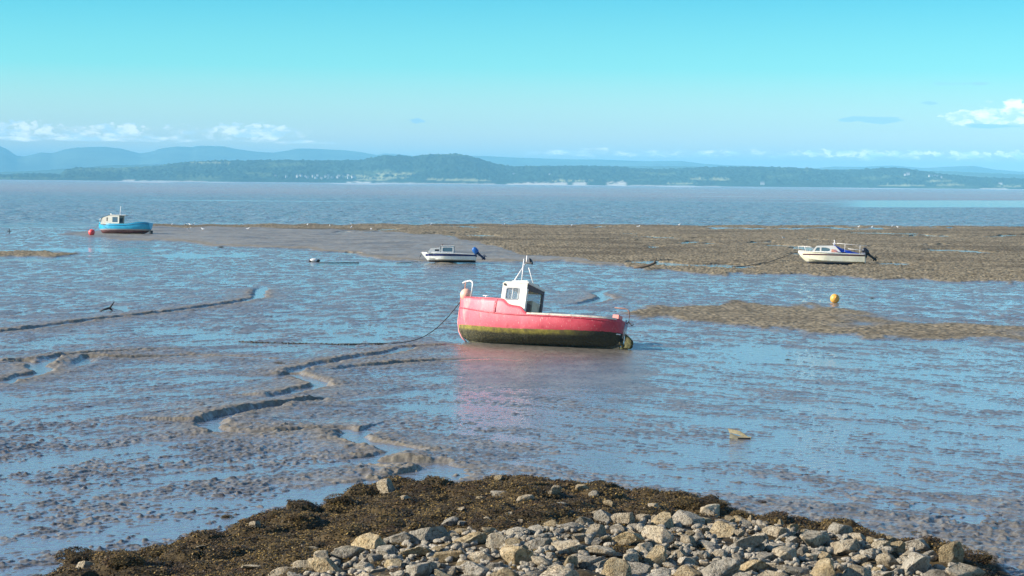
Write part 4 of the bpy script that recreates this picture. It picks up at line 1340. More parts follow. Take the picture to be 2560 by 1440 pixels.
def build_navy_boat():
    root = empty('motor_boat')
    hm = striped_hull('white_navy_hull', (.05, .035, .035), (.78, .80, .74), (.012, .02, .11), (.8, .8, .75), (.13, .44, .60), 1.78)
    B = [(-2.0, .80), (-1, .86), (.2, .86), (1.0, .70), (1.6, .42), (1.95, .15), (2.1, .03)]
    H_ = [(-2.0, .58), (0, .64), (1.2, .68), (2.1, .72)]
    K = [(-2.0, .0), (1.2, .0), (1.5, .03), (1.65, .16), (2.1, .66)]
    Fu = [(-2.0, 1), (.5, .95), (1.4, .5), (2.1, .1)]
    MB().loft(hull_rows(lin(-2.0, 2.1, 50), B, H_, K, Fu, chine_sec), smooth=False, cap0=True).build('hull', hm, root, solid=.02)
    side_tube(lin(-1.98, 2.07, 40), lambda x: cr(B, x) + .01, lambda x: cr(H_, x), .028).build('gunwale', white_gel, root)
    MB().loft(deck_strip(lin(.9, 2.06, 10), B, lambda x: cr(H_, x) + .01)).build('foredeck', white_gel, root, solid=.02)
    MB().loft(deck_strip(lin(-1.95, 1.0, 10), B, lambda x: .22, .14)).build('cockpit_floor', white_gel, root, solid=.02)
    c = MB()
    for sgn in (1, -1):
        w1 = rrect(.70, 1.06, .80, .95, .04)
        c.ring(w1, outer_for(w1, [(1.36, 1.03), (.66, 1.10), (.62, .62), (1.66, .66)]), 'y', sgn * .60 - .012, sgn * .60 + .012)
        w2 = rrect(-.28, .46, .78, 1.08, .04)
        c.ring(w2, outer_for(w2, [(.56, 1.20), (-.36, 1.20), (-.36, .62), (.61, .62)]), 'y', sgn * .60 - .012, sgn * .60 + .012)
    c.loft([[(x, -.61, z), (x, .61, z)] for (x, z) in [(1.66, .68), (1.36, 1.04), (.66, 1.11), (.56, 1.2)]], smooth=False)
    cab = c.build('cabin', white_gel, root)
    MB().box(-.42, .60, -.64, .64, 1.19, 1.235).build('roof', white_gel, cab, bevel=.012)
    MB().box(-.27, .45, .592, .60, .79, 1.07).build('window', glass, cab)
    MB().box(-.27, .45, -.60, -.592, .79, 1.07).build('window', glass, cab)
    MB().box(.71, 1.05, .592, .60, .81, .94).build('window', simple('dark_pane', (.04, .04, .05), .2), cab)
    MB().ball((.52, .2, 1.30), (.05, .05, .07)).ball((1.0, .3, 1.12), .035).ball((.85, .1, 1.13), .04).build('deck_fittings', simple('brown_fitting', (.16, .10, .08), .6), cab)
    MB().loft([[(-.36, y, .64), (-.36, y, 1.19), (-.50, y, .66)] for y in (.59, .61)], smooth=False).build('side_screen', simple('pale_screen', (.55, .66, .70), .3), cab)
    MB().tube([(2.05, .05, .70), (2.14, .0, .70)], .02, 6).build('bow_fitting', galv, root)
    outboard(root, -2.06, .64, 48, simple('blue_cowl', (.02, .13, .42), .3, dirt=(.30, .5, .6)), simple('navy_leg', (.015, .03, .09), .4), .95)
    root.matrix_world = pose(1123, 655, 178, 4, 0, .02)
    tag(root, 'small white motor boat with navy stripe and tilted blue outboard, aground mid picture', 'boat', 'boats aground on the mud')
    return root
navy_boat = build_navy_boat()

def build_cruiser():
    root = empty('cabin_cruiser')
    hm = striped_hull('white_maroon_hull', (.16, .16, .20), (.80, .77, .60), (.075, .012, .03), (.8, .8, .7), (.20, .69, .79), 2.2)
    B = [(-2.6, .92), (-1.4, 1.0), (.2, 1.0), (1.2, .84), (1.9, .55), (2.4, .2), (2.58, .03)]
    H_ = [(-2.6, .84), (-.5, .88), (1.2, .95), (2.58, 1.0)]
    K = [(-2.6, .0), (1.3, .0), (1.7, .03), (1.9, .16), (2.3, .5), (2.58, .86)]
    Fu = [(-2.6, 1), (.5, .95), (1.7, .5), (2.58, .1)]
    MB().loft(hull_rows(lin(-2.6, 2.58, 50), B, H_, K, Fu, chine_sec), smooth=False, cap0=True).build('hull', hm, root, solid=.02)
    side_tube(lin(-2.58, 2.55, 40), lambda x: cr(B, x) + .012, lambda x: cr(H_, x), .03).build('gunwale', white_gel, root)
    MB().loft(deck_strip(lin(-.1, 2.54, 14), B, lambda x: cr(H_, x) + .01)).build('foredeck', white_gel, root, solid=.02)
    MB().loft(deck_strip(lin(-2.55, 0, 10), B, lambda x: .35, .12)).build('cockpit_floor', white_gel, root, solid=.02)
    c = MB()
    for sgn in (1, -1):
        w1 = [(1.24, .98), (.86, .98), (.86, 1.30), (1.02, 1.30), (1.14, 1.27)][::-1]
        w1 = [(1.26, 1.02), (1.10, 1.27), (1.02, 1.30), (.86, 1.30), (.86, 1.02)]
        def dens(p, k=4):
            o = []
            for i in range(len(p)):
                a, b_ = p[i], p[(i + 1) % len(p)]
                o += [(a[0] + (b_[0] - a[0]) * j / k, a[1] + (b_[1] - a[1]) * j / k) for j in range(k)]
            return o
        w1d = dens(w1)
        c.ring(w1d, outer_for(w1d, [(1.12, 1.42), (.80, 1.44), (.80, .92), (1.50, .95)]), 'y', sgn * .74 - .012, sgn * .74 + .012)
        w2 = dens([(.74, 1.02), (.74, 1.30), (.40, 1.30), (.15, 1.24), (.06, 1.16), (.12, 1.05), (.25, 1.02)])
        c.ring(w2, outer_for(w2, [(.799, 1.44), (-.10, 1.47), (-.30, 1.44), (-.85, .90), (.799, .92)]), 'y', sgn * .74 - .012, sgn * .74 + .012)
    c.loft([[(x, -.75, z), (x, .75, z)] for (x, z) in [(1.52, .98), (1.14, 1.40), (.80, 1.46), (-.10, 1.49), (-.32, 1.45)]], smooth=False)
    cab = c.build('cabin', white_gel, root)
    MB().prism(dens([(1.25, 1.03), (1.10, 1.26), (1.02, 1.29), (.87, 1.29), (.87, 1.03)]), 'y', .728, .736).build('window', glass, cab)
    MB().prism([(.73, 1.03), (.73, 1.29), (.40, 1.29), (.15, 1.23), (.07, 1.16), (.13, 1.06), (.25, 1.03)], 'y', .728, .736).build('window', glass, cab)
    MB().prism([(.73, 1.03), (.73, 1.29), (.40, 1.29), (.15, 1.23), (.07, 1.16), (.13, 1.06), (.25, 1.03)], 'y', -.736, -.728).build('window', glass, cab)
    MB().prism([(-.02, .95), (-.04, 1.20), (-.36, 1.16), (-.60, .95)], 'y', .752, .76).build('side_panel', simple('coral_panel', (.80, .36, .24), .5, dirt=(.8, .6, .45)), cab)
    # sagging blue tarpaulin over the cockpit
    tp = MB(); rows = []
    random.seed(8)
    for i in range(16):
        u = i / 15.0
        x = -.22 - 1.95 * u
        top = 1.50 - .62 * u ** .75
        rows.append([(x + random.uniform(-.02, .02), y, top - .05 * abs(y) - (.0 if abs(y) < .7 else (.30 - .26 * u)) + .05 * math.sin(9 * u + 5 * y) + random.uniform(-.02, .02)) for y in (-.84, -.70, -.45, -.2, 0, .2, .45, .70, .84)])
    tp.loft(rows)
    tp.build('tarpaulin', simple('blue_tarpaulin', (.015, .06, .50), .4, var=.3, vscale=3, dirt=(.10, .35, .75)), root, solid=.01)
    MB().tube([(-.16, .0, 1.48), (-.22, .0, 1.85)], .04, 6).box(-.32, -.06, -.03, .03, 1.62, 1.68).build('mast', white_tube, root)
    MB().ball((-.20, .0, 1.88), .055).build('mast_light', white_gel, root)
    MB().tube([(-.4, .55, 1.66), (-2.75, .45, 1.52)], .018, 6).tube([(-1.3, .8, 1.25), (-2.5, .8, 1.16)], .018, 6).tube([(-1.05, .6, 1.60), (-1.05, .7, .9)], .015, 6).tube([(-2.2, .5, 1.55), (-2.2, .7, .85)], .015, 6).build('boat_hooks', white_tube, root)
    MB().tube([(2.50, .08, 1.0), (2.58, .12, 1.36), (2.1, .45, 1.36), (1.62, .70, 1.34), (1.45, .72, 1.12)], .02, 6).tube([(2.08, .45, 1.36), (1.95, .52, .98)], .018, 6).tube(
        [(2.50, -.08, 1.0), (2.58, -.12, 1.36), (2.1, -.45, 1.36), (1.62, -.70, 1.34), (1.45, -.72, 1.12)], .02, 6).build('pulpit_rail', white_tube, root)
    MB().box(-2.62, -2.30, .2, .7, .82, .98).build('stern_seat', simple('grey_box', (.25, .26, .30), .5), root, bevel=.02)
    outboard(root, -2.72, .82, 50, simple('black_cowl', (.012, .012, .02), .35), dark_rub, 1.05)
    root.matrix_world = pose(2078, 661, 168, 3, -.6, .02)
    tag(root, 'cream cabin cruiser with maroon stripe, blue tarpaulin and black outboard on brown mussel bed, right', 'boat', 'boats aground on the mud')
    return root
cruiser = build_cruiser()
bpy.context.view_layer.update()

# ------------------------------------------------------------------ ropes and debris
rope_m = simple('dark_rope', (.04, .035, .03), .8, var=.4, vscale=20)
pale_rope = simple('pale_rope', (.35, .32, .27), .8, var=.3, vscale=20)
def rope(pts, r, mat, label):
    o = MB().tube(pts, r, 6).build('mooring_rope', mat)
    tag(o, label, 'rope', 'ropes of the grounded boats')
    return o
bow = RBM @ Vector((3.42, 0, 1.50))
e = GP(980, 858)
pts = [bow]
for i in range(1, 15):
    u = i / 14.0
    p = bow.lerp(e, u); p.z -= .55 * math.sin(math.pi * u) * (1 - .25 * u)
    p.z = max(p.z, .04)
    pts.append(p)
for (a, b_) in ((950, 860), (900, 861.5), (850, 861)): pts.append(GP(a, b_, .03))
rope(pts, .016, rope_m, 'dark mooring rope sagging from the red boat\'s bow down to the mud on the left')
bw = cruiser.matrix_world @ Vector((2.58, 0, .95))
pts = [bw]
for (a, b_, z_) in ((1960, 650, .45), (1925, 658, .2), (1890, 663, .06), (1860, 666, .04), (1830, 668, .04)): pts.append(GP(a, b_) + Vector((0, 0, z_ * .6)))
rope(pts, .03, rope_m, 'mooring rope running left from the bow of the cabin cruiser')
bw = navy_boat.matrix_world @ Vector((2.1, 0, .66))
rope([bw, GP(1052, 650, .35), GP(1044, 656, .08), GP(1025, 657, .03), GP(990, 657.5, .03)], .025, pale_rope, 'short pale rope drooping from the bow of the small white boat with navy stripe')
bw = blue_boat.matrix_world @ Vector((3.08, 0, 1.2))
rope([bw, (bw + b3.location) / 2 + Vector((0, 0, -.15)), b3.location + Vector((.1, 0, .1))], .025, pale_rope, 'thin rope from the blue boat\'s bow to the red pink buoy')

# old mooring chain, bearded with weed, lying across the mud
random.seed(11)
ch = MB()
cp = [GP(a, b_) for (a, b_) in ((600, 855), (620, 856), (700, 858), (780, 860), (860, 862), (960, 861))]
for i in range(len(cp) - 1):
    L_ = (cp[i + 1] - cp[i]).length
    nn = int(L_ / .11)
    for k in range(nn):
        p = cp[i].lerp(cp[i + 1], k / nn)
        p = p + Vector((random.uniform(-.02, .02), random.uniform(-.10, .10), 0.012))
        a = random.uniform(-.5, .5)
        dv = Vector((math.cos(a), math.sin(a), random.uniform(-.2, .2))) * .055
        sd_ = Vector((-dv.y, dv.x, 0)).normalized() * .026 + Vector((0, 0, .02 if k % 2 else 0))
        ch.tube([p - dv, p - dv * .4 + sd_, p + dv * .4 + sd_, p + dv, p + dv * .4 - sd_, p - dv * .4 - sd_], .016, 5, closed=True)
ch.tube([p + Vector((0, 0, .01)) for p in cp], .014, 6)
tag(ch.build('mooring_chain', simple('crusted_chain', (.06, .045, .03), .85, var=.6, vscale=8, dirt=(.25, .22, .16))), 'weed crusted chain stretched over the mud left of the red boat', 'chain')
fl = MB()
fp = [GP(797, 657.5), GP(830, 657.8), GP(860, 657.4), GP(898, 657.8)]
fl.tube([p + Vector((0, 0, .03)) for p in fp], .028, 6)
tag(fl.build('mooring_rope', rope_m), 'dark rope lying on mud just right of the small pale float', 'rope')
g = GP(785, 655)
rt = empty('mooring_float', g)
MB().ball((0, 0, .13), (.30, .17, .15)).build('float', simple('pale_float', (.75, .72, .68), .5, dirt=(.2, .2, .2)), rt)
MB().ball((.30, .02, .10), (.16, .14, .11)).ball((-.28, 0, .07), (.14, .12, .07)).build('weed_tuft', rope_m, rt)
tag(rt, 'small pale float with dark ends on the mud left of the white navy-striped boat', 'float')

# stubby anchor
g = GP(272, 778)
an = empty('anchor', g, (0, 0, .2)); an.scale = (.85, .85, .85)
blk = simple('black_iron', (.012, .012, .016), .6, var=.3)
MB().tube([(-.50, 0, .0), (-.22, 0, .10), (.05, 0, .18), (.12, .0, .12)], [.03, .05, .06, .04], 8).build('shank', blk, an)
MB().tube([(.02, 0, .12), (.14, 0, .30), (.30, .0, .52)], [.07, .045, .02], 8).tube([(.06, 0, .16), (.20, .05, .02), (.24, .1, -.04)], [.06, .04, .03], 8).build('fluke', blk, an)
tag(an, 'black iron anchor half sunk in the mud, one arm raised, far left above the creek', 'anchor')

# broken boards, half buried
g = GP(1850, 1096)
bo = empty('wrecked_boards', g, (0, 0, 0)); bo.scale = (.78, .78, .7)
pw1 = simple('bleached_board', (.40, .34, .20), .8, var=.35, vscale=7, dirt=(.18, .14, .08))
MB().loft([[(-.34, .30, .30), (-.30, .28, .17)], [(.02, .10, .24), (.02, .12, .10)], [(.26, .0, .06), (.24, .02, .0)]], smooth=False).loft(
    [[(-.10, .22, .27), (-.08, .2, .20)], [(.24, .0, .06), (.22, .02, .03)]], smooth=False).build('upper_board', pw1, bo, solid=.02)
MB().loft([[(-.30, .10, .17), (-.34, -.16, .02)], [(-.05, .02, .08), (-.06, -.18, -.01)], [(.36, .0, .06), (.30, -.10, -.02)]], smooth=False).build('lower_board', pw1, bo, solid=.02)
MB().box(-.08, .30, -.19, -.17, -.03, .05).build('edge_strip', simple('dark_edge', (.03, .022, .015), .7), bo)
tag(bo, 'broken pale boards wedged in the wet mud, right of centre above the rocks', 'wreckage')

# weathered branch
g = GP(1620, 672)
lg = MB().tube([(-1.0, 0, .05), (-.4, .05, .10), (.05, 0, .22), (.45, .05, .38), (.62, .1, .42)], [.06, .09, .10, .08, .05], 8)
lg.tube([(.40, .05, .36), (.55, .0, .62), (.57, .0, .78)], [.06, .05, .03], 7).tube([(-.2, .0, .12), (-.5, .1, .0)], [.06, .03], 7)
lo = lg.build('driftwood', bark); lo.location = g + Vector((0, 0, .02))
tag(lo, 'crooked driftwood branch lying on the mud at the edge of the brown mussel bed', 'driftwood')

# withy post with its cross mark at the water's edge, far left
g = GP(23, 583)
po = empty('marker_post', g); po.scale = (.7, .7, .8)
MB().tube([(0, 0, -.2), (0, 0, .62)], .07, 7).build('post', dark_rub, po)
MB().box(-.35, .35, -.04, .04, .22, .32).build('crossbar', dark_rub, po)
tag(po, 'short dark marker post with crossbar standing in the shallows at far left', 'post')

# gulls
def gull():
    r = empty('gull')
    M_ = Matrix.Rotation(.12, 3, 'Y')
    b = MB()
    rows = []
    for (x, z, w, h) in [(-.24, .20, .01, .008), (-.16, .205, .035, .025), (-.06, .21, .065, .058), (.04, .22, .07, .068), (.11, .25, .052, .055), (.15, .30, .034, .036), (.18, .335, .036, .036), (.215, .335, .026, .024), (.235, .332, .012, .012)]:
        rows.append([(x, w * math.cos(a), z + h * math.sin(a)) for a in [2 * math.pi * k / 10 for k in range(10)]])
    b.loft(rows, closed=True, cap0=True, cap1=True)
    body = b.build('body', simple('gull_white', (.85, .85, .83), .7), r)
    MB().ball((-.07, .058, .225), (.15, .02, .042)).ball((-.07, -.058, .225), (.15, .02, .042)).build('wing', simple('gull_grey', (.42, .45, .50), .7), r)
    MB().tube([(.23, 0, .332), (.285, 0, .322)], [.011, .003], 6).build('bill', simple('yellow_bill', (.7, .45, .05), .5), r)
    for sy in (.025, -.025):
        MB().tube([(.01, sy, .17), (.0, sy, .0), (.04, sy, .0)], .006, 5).build('leg', simple('gull_leg', (.5, .35, .25), .6), r)
    return r
gp = gull()
GULLS = [(430, 564), (465, 564), (475, 565), (484, 564), (473, 576), (507, 577), (620, 576), (769, 566), (825, 568), (878, 572), (880, 565), (928, 577), (1078, 564),
         (1259, 565), (1429, 566), (1596, 570), (1698, 566), (2147, 570), (2180, 571), (2230, 570), (2244, 571), (1958, 600)]
random.seed(4)
for i, (a, b_) in enumerate(GULLS):
    o = gp if i == 0 else copy_tree(gp)
    o.location = GP(a, b_ + 1)
    o.rotation_euler = (0, 0, random.uniform(0, 6.28))
    s_ = 1.15
    o.scale = (s_, s_, s_)
    lab = 'tiny white gull standing on the seaward edge of the brown mudbank'
    if i == 21: lab = 'lone white gull on the brown mussel bed left of the cabin cruiser'
    tag(o, lab, 'gull', 'gulls along the edge of the mudbank')
# ------------------------------------------------------------------ rocks
def rock_mat(name, a, b_, dk):
    m, t, b = mat_new(name)
    tcn = t.new('ShaderNodeTexCoord')
    oi = t.new('ShaderNodeObjectInfo')
    off = t.new('ShaderNodeVectorMath', operation='MULTIPLY_ADD')
    t.l.new(tcn.outputs['Object'], off.inputs[0])
    off.inputs[1].default_value = (1, 1, 1)
    sh = t.new('ShaderNodeCombineXYZ')
    for k in range(3): t.l.new(t.math('MULTIPLY', oi.outputs['Random'], 7.0 + k * 3), sh.inputs[k])
    t.l.new(sh.outputs[0], off.inputs[2])
    ov = off.outputs[0]
    n1 = t.noise(ov, 1.6, 5, .6)
    n2 = t.noise(ov, 6, 6, .65, .3)
    n3 = t.noise(ov, 3.0, 5, .7, .5)
    c = t.mix(t.ss(n1, .35, .65), a, b_)
    c = t.mix(t.ss(n2, .47, .62, 0, .78), c, dk)
    c = t.mix(t.ss(n3, .56, .66, 0, .65), c, (.12, .09, .05))
    vr = t.ss(oi.outputs['Random'], 0, 1, .78, 1.2)
    cc = t.new('ShaderNodeCombineXYZ')
    for k in range(3): t.l.new(vr, cc.inputs[k])
    c = t.mix(1.0, c, cc.outputs[0], 'MULTIPLY')
    t.l.new(c, b.inputs['Base Color'])
    b.inputs['Roughness'].default_value = .9
    b.inputs['Specular IOR Level'].default_value = .2
    bp = t.new('ShaderNodeBump'); bp.inputs['Distance'].default_value = .12
    t.l.new(t.math('ADD', n2, t.math('MULTIPLY', t.noise(ov, 18, 4, .6), .4)), bp.inputs['Height'])
    t.l.new(bp.outputs[0], b.inputs['Normal'])
    return m
RM_ = [('cream', rock_mat('limestone_cream', (.56, .45, .29), (.70, .59, .42), (.28, .21, .14))),
       ('grey', rock_mat('limestone_grey', (.42, .37, .28), (.57, .50, .39), (.20, .165, .12))),
       ('buff', rock_mat('limestone_buff', (.55, .41, .22), (.66, .53, .33), (.27, .19, .10)))]
weedrock = rock_mat('weedy_rock', (.05, .035, .015), (.09, .065, .025), (.02, .015, .008))

def rock_mesh(seed, mat, name, subdiv=4, flat=1.0):
    rng = np.random.RandomState(seed)
    bm = bmesh.new()
    bmesh.ops.create_icosphere(bm, subdivisions=subdiv, radius=1)
    co = np.array([v.co[:] for v in bm.verts])
    for k in range(16):
        n = rng.normal(size=3); n /= np.linalg.norm(n)
        d = rng.uniform(.46, .80)
        p = co @ n
        ex = np.clip(p - d, 0, None)
        co -= np.outer(ex * .98, n)
    sc_ = np.array([rng.uniform(.95, 1.35), rng.uniform(.75, 1.0), rng.uniform(.55, .8) * flat])
    for i in range(len(co)):
        v = Vector(co[i])
        f = mnoise.fractal(v * 2.2 + Vector((seed, 0, 0)), .9, 2.1, 5)
        r = mnoise.noise(v * 1.1 + Vector((0, seed, 0)))
        co[i] *= 1 + .065 * f + .07 * r
    co *= sc_
    for v, c_ in zip(bm.verts, co): v.co = c_
    me = bpy.data.meshes.new(name)
    bm.to_mesh(me); bm.free()
    me.polygons.foreach_set('use_smooth', [True] * len(me.polygons))
    me.materials.append(mat)
    return me
ROCKS = []
shapes = ['blocky', 'angular', 'rounded', 'slabby']
for ti, (tn, mt) in enumerate(RM_):
    for si, sn in enumerate(shapes):
        for q in range(2):
            ROCKS.append((tn, sn, rock_mesh(100 + ti * 17 + si * 5 + q * 71, mt, 'rock', 4, [1.1, 1.0, .9, .62][si])))
weed_rocks = [rock_mesh(400 + k, weedrock, 'rock', 4) for k in range(4)]

def bankz(x, y):
    h, s = bank_height(np.array([x], float), np.array([y], float))
    return max(float(h[0]), 0) if s[0] > -.3 else 0.0

def on_bank(px, py):
    z = .4
    for _ in range(14):
        p = G(px, py, z)
        z = .6 * z + .4 * bankz(p.x, p.y)
    p = G(px, py, z)
    return Vector((p.x, p.y, z))

PLACED = []   # px, py, half width px, half height px
def put_rock(px, py, wpx, me, seed, lift=.12, zs=1.0):
    p = on_bank(px, py)
    d = math.hypot(p.x, p.y)
    half = wpx / 2.0 * d / F / 1.05
    rng = random.Random(seed)
    o = bpy.data.objects.new('rock', me)
    col.objects.link(o)
    o.location = p + Vector((0, 0, half * lift))
    o.scale = (half, half * rng.uniform(.9, 1.15), half * rng.uniform(.9, 1.15) * zs)
    o.rotation_euler = (rng.uniform(-.35, .35), rng.uniform(-.35, .35), rng.uniform(0, 6.28))
    PLACED.append((px, py, wpx / 2.0))
    return o

HAND = [  # px, py, width, tint, shape, z stretch, label
    (969, 1232, 62, 0, 0, 1.4, 'pale upright rock capped with weed at the upper left edge of the bank'),
    (1012, 1247, 30, 0, 0, 1, 'small pale square rock in the weed just right of the weed capped rock'),
    (987, 1276, 26, 0, 3, .8, 'small flat cream stone beside the black hollow in the upper left weed'),
    (1247, 1200, 40, 2, 1, 1.2, 'buff rock at the very top of the bank, above the weed'),
    (1310, 1250, 50, 0, 1, 1, 'bright cream rock in the weed right of the bank\'s top'),
    (1328, 1274, 44, 1, 2, .8, 'grey low stone just below the bright cream rock in the weed'),
    (1385, 1232, 44, 0, 0, 1, 'pinkish cream rock with weed on its back, near the top right edge of the weed'),
    (1455, 1226, 62, 2, 1, 1, 'large yellowish rock at the top edge of the bank, centre right'),
    (1486, 1236, 30, 1, 0, 1, 'small grey rock touching the right side of the large yellowish rock'),
    (1521, 1262, 46, 2, 1, 1, 'pointed buff rock in the weed below and right of the yellowish rock'),
    (1489, 1288, 40, 0, 2, .8, 'cream rounded stone below the pointed buff rock'),
    (1632, 1272, 36, 0, 1, 1.5, 'narrow standing cream stone on the upper right of the weed'),
    (1126, 1310, 56, 1, 2, .9, 'mottled grey boulder alone in the middle of the dark weed'),
    (1157, 1312, 30, 1, 0, .9, 'small grey stone leaning on the mottled boulder in the dark weed'),
    (1301, 1308, 22, 0, 0, 1.2, 'small upright grey stone in the weed below the centre'),
    (1372, 1316, 60, 2, 3, 1, 'long buff stone at the lower edge of the weed, centre'),
    (1424, 1326, 74, 1, 2, .9, 'broad grey fissured boulder right of the long buff stone'),
    (1778, 1288, 84, 0, 1, 1.15, 'large pale wedge shaped rock on the right shoulder of the bank'),
    (1823, 1303, 30, 2, 1, 1, 'small pale cone of rock right of the large wedge shaped rock'),
    (1862, 1318, 42, 1, 0, 1.2, 'knobbly grey standing rock at the upper right edge of the stones'),
    (1902, 1322, 32, 0, 1, 1.1, 'bright angular stone right of the knobbly grey rock'),
    (1952, 1314, 34, 2, 0, .9, 'small buff rock bedded in weed on the upper right edge'),
    (1982, 1326, 38, 2, 1, 1, 'buff rock with black right side on the upper right edge'),
    (2098, 1340, 92, 1, 2, 1.3, 'tall dark boulder with weedy crown at the right edge of the bank'),
    (212, 1420, 52, 0, 1, 1.3, 'pale rock standing against a weedy mound at the far left foot of the bank'),
    (637, 1318, 50, 0, 2, 1.1, 'pale rounded rock half covered by weed on the left slope'),
    (632, 1424, 84, 0, 3, .5, 'long thin pale slab in the weed at the lower left'),
    (704, 1432, 66, 0, 3, .6, 'grey slab right of the long thin pale slab'),
    (711, 1398, 24, 0, 2, .9, 'single small pale stone in the dark weed at lower left'),
    (786, 1372, 40, 0, 3, .5, 'thin pale slab edge showing in the weed, lower left of centre'),
    (498, 1370, 34, 0, 3, .5, 'thin pale stone at the left edge of the weed by the water'),
    (2225, 1352, 46, 2, 1, 1, 'buff rock on the mud edge at the right end of the bank'),
    (2240, 1378, 52, 2, 1, 1.2, 'tall pale rock with a sharp top near the right end'),
    (2118, 1345, 40, 1, 2, 1, 'dark grey stone at the foot of the tall dark boulder'),
    (1690, 1330, 40, 1, 2, .8, 'low grey stone on the upper edge of the bare rocks, right'),
    (1250, 1345, 36, 1, 3, .8, 'small grey slab at the top of the bare rocks, centre'),
    (1800, 1342, 96, 2, 3, 1, 'long buff boulder like a bolster below the large wedge shaped rock'),
    (1965, 1400, 100, 0, 1, 1.3, 'very large pale angular boulder in the lower right of the bank'),
    (1745, 1395, 64, 1, 2, 1, 'round grey boulder in the lower right stones'),
    (2060, 1395, 60, 2, 1, 1, 'buff faceted rock right of the very large pale boulder'),
    (1125, 1400, 96, 2, 2, .9, 'broad buff boulder with a ridged top in the lower centre'),
    (1340, 1372, 90, 1, 2, 1.1, 'big dark hollow backed boulder in the middle of the bare rocks'),
    (1500, 1385, 92, 0, 3, 1.1, 'large leaning cream slab arched over a dark gap, lower centre right'),
    (985, 1420, 80, 2, 1, 1.1, 'large buff boulder in shade on its right, lower left of the bare rocks'),
    (905, 1432, 84, 0, 1, 1.1, 'pale cracked boulder at the left end of the bare rocks on the bottom edge'),
    (1505, 1425, 66, 1, 0, 1.1, 'grey pyramid rock on the bottom edge below the leaning cream slab'),
]
random.seed(21)
for i, (px, py, w, ti, si, zs, lab) in enumerate(HAND):
    me = ROCKS[(ti * 4 + si) * 2 + i % 2][2]
    if px in (2098, 2118): me = ROCKS[(1 * 4 + 2) * 2][2]
    o = put_rock(px, py, w, me, i, .15, zs)
    if zs >= 1.3: o.rotation_euler[0] *= .4; o.rotation_euler[1] *= .4
    tag(o, lab, 'rock', 'pale rocks of the stony bank')

LANDM = [(0, 900, 'at the left end'), (900, 1060, 'left of the ridged boulder'), (1060, 1220, 'below the red boat\'s bow'),
         (1220, 1380, 'below the red boat\'s wheelhouse'), (1380, 1560, 'below the red boat\'s stern'), (1560, 1720, 'left of the bolster boulder'),
         (1720, 1880, 'below the large wedge rock'), (1880, 2040, 'by the largest pale boulder'), (2040, 2200, 'below the tall dark boulder'), (2200, 2600, 'at the right-hand end')]
ORD = ['leftmost', 'second from left', 'third from left', 'fourth from left', 'fifth from left', 'sixth from left', 'seventh from left', 'eighth from left', 'ninth from left', 'tenth from left', 'eleventh from left', 'twelfth from left']
rnd = random.Random(77)
cands = []
def fits(px, py, w, tol):
    for (qx, qy, qw) in PLACED:
        if ((px - qx) / (w / 2 + qw)) ** 2 + ((py - qy) / ((w / 2 + qw) * .62)) ** 2 < tol: return False
    return True
auto = []
for (wlo, whi, tries, tol, cap_) in ((84, 126, 2400, .45, 56), (56, 84, 5000, .37, 96), (34, 56, 9000, .35, 90)):
    k = 0
    for _ in range(tries):
        if k >= cap_: break
        px = rnd.uniform(690, 2440); py = rnd.uniform(1300, 1462)
        if not inside(np.array([px]), np.array([py]), PALE)[0]: continue
        f_ = (py - 1300) / 160.0
        w = rnd.uniform(wlo, whi) * (.76 + .32 * f_)
        if py < 1345 and wlo > 60 and rnd.random() < .6: continue
        if not fits(px, py, w, tol): continue
        j = rnd.choice(range(24))
        o = put_rock(px, py, w, ROCKS[j][2], rnd.randint(0, 9999), .22 if w > 60 else .3)
        auto.append((px, py, w, ROCKS[j][0], ROCKS[j][1], o)); k += 1
# a few bare stones showing through the weed
for _ in range(400):
    if len(auto) > 295: break
    px = rnd.uniform(1150, 1960); py = rnd.uniform(1222, 1345)
    if inside(np.array([px]), np.array([py]), PALE)[0] or not inside(np.array([px]), np.array([py - 14.0]), BANK_PX)[0]: continue
    if not fits(px, py, 60, 1.0) or rnd.random() < .2: continue
    j = rnd.choice(range(24)); w = rnd.uniform(20, 54)
    o = put_rock(px, py, w, ROCKS[j][2], rnd.randint(0, 9999), .1, .8)
    auto.append((px, py, w, ROCKS[j][0], ROCKS[j][1], o))
seen = {}
rows_w = [(1290, 'in upper weed'), (1335, 'in lower weed'), (1372, 'in top row'), (1410, 'in middle rows'), (1439, 'near bottom edge'), (9999, 'on bottom edge')]
buck = {}
for a in sorted(auto, key=lambda a: a[0]):
    zone = next(z for z in LANDM if z[0] <= a[0] < z[1])[2]
    row = next(r for r in rows_w if a[1] < r[0])[1]
    size = 'big' if a[2] > 74 else 'middling' if a[2] > 46 else 'small'
    buck.setdefault((size, a[3], a[4], row, zone), []).append(a)
for (size, tn, sn, row, zone), L_ in buck.items():
    for i, a in enumerate(L_):
        pre = '' if len(L_) == 1 else (ORD[i] + ' ')
        tag(a[5], f'{pre}{size} {sn} {tn} rock {row}, {zone}'[:150], 'rock', 'pale rocks of the stony bank')
print('rocks', len(auto) + len(HAND))

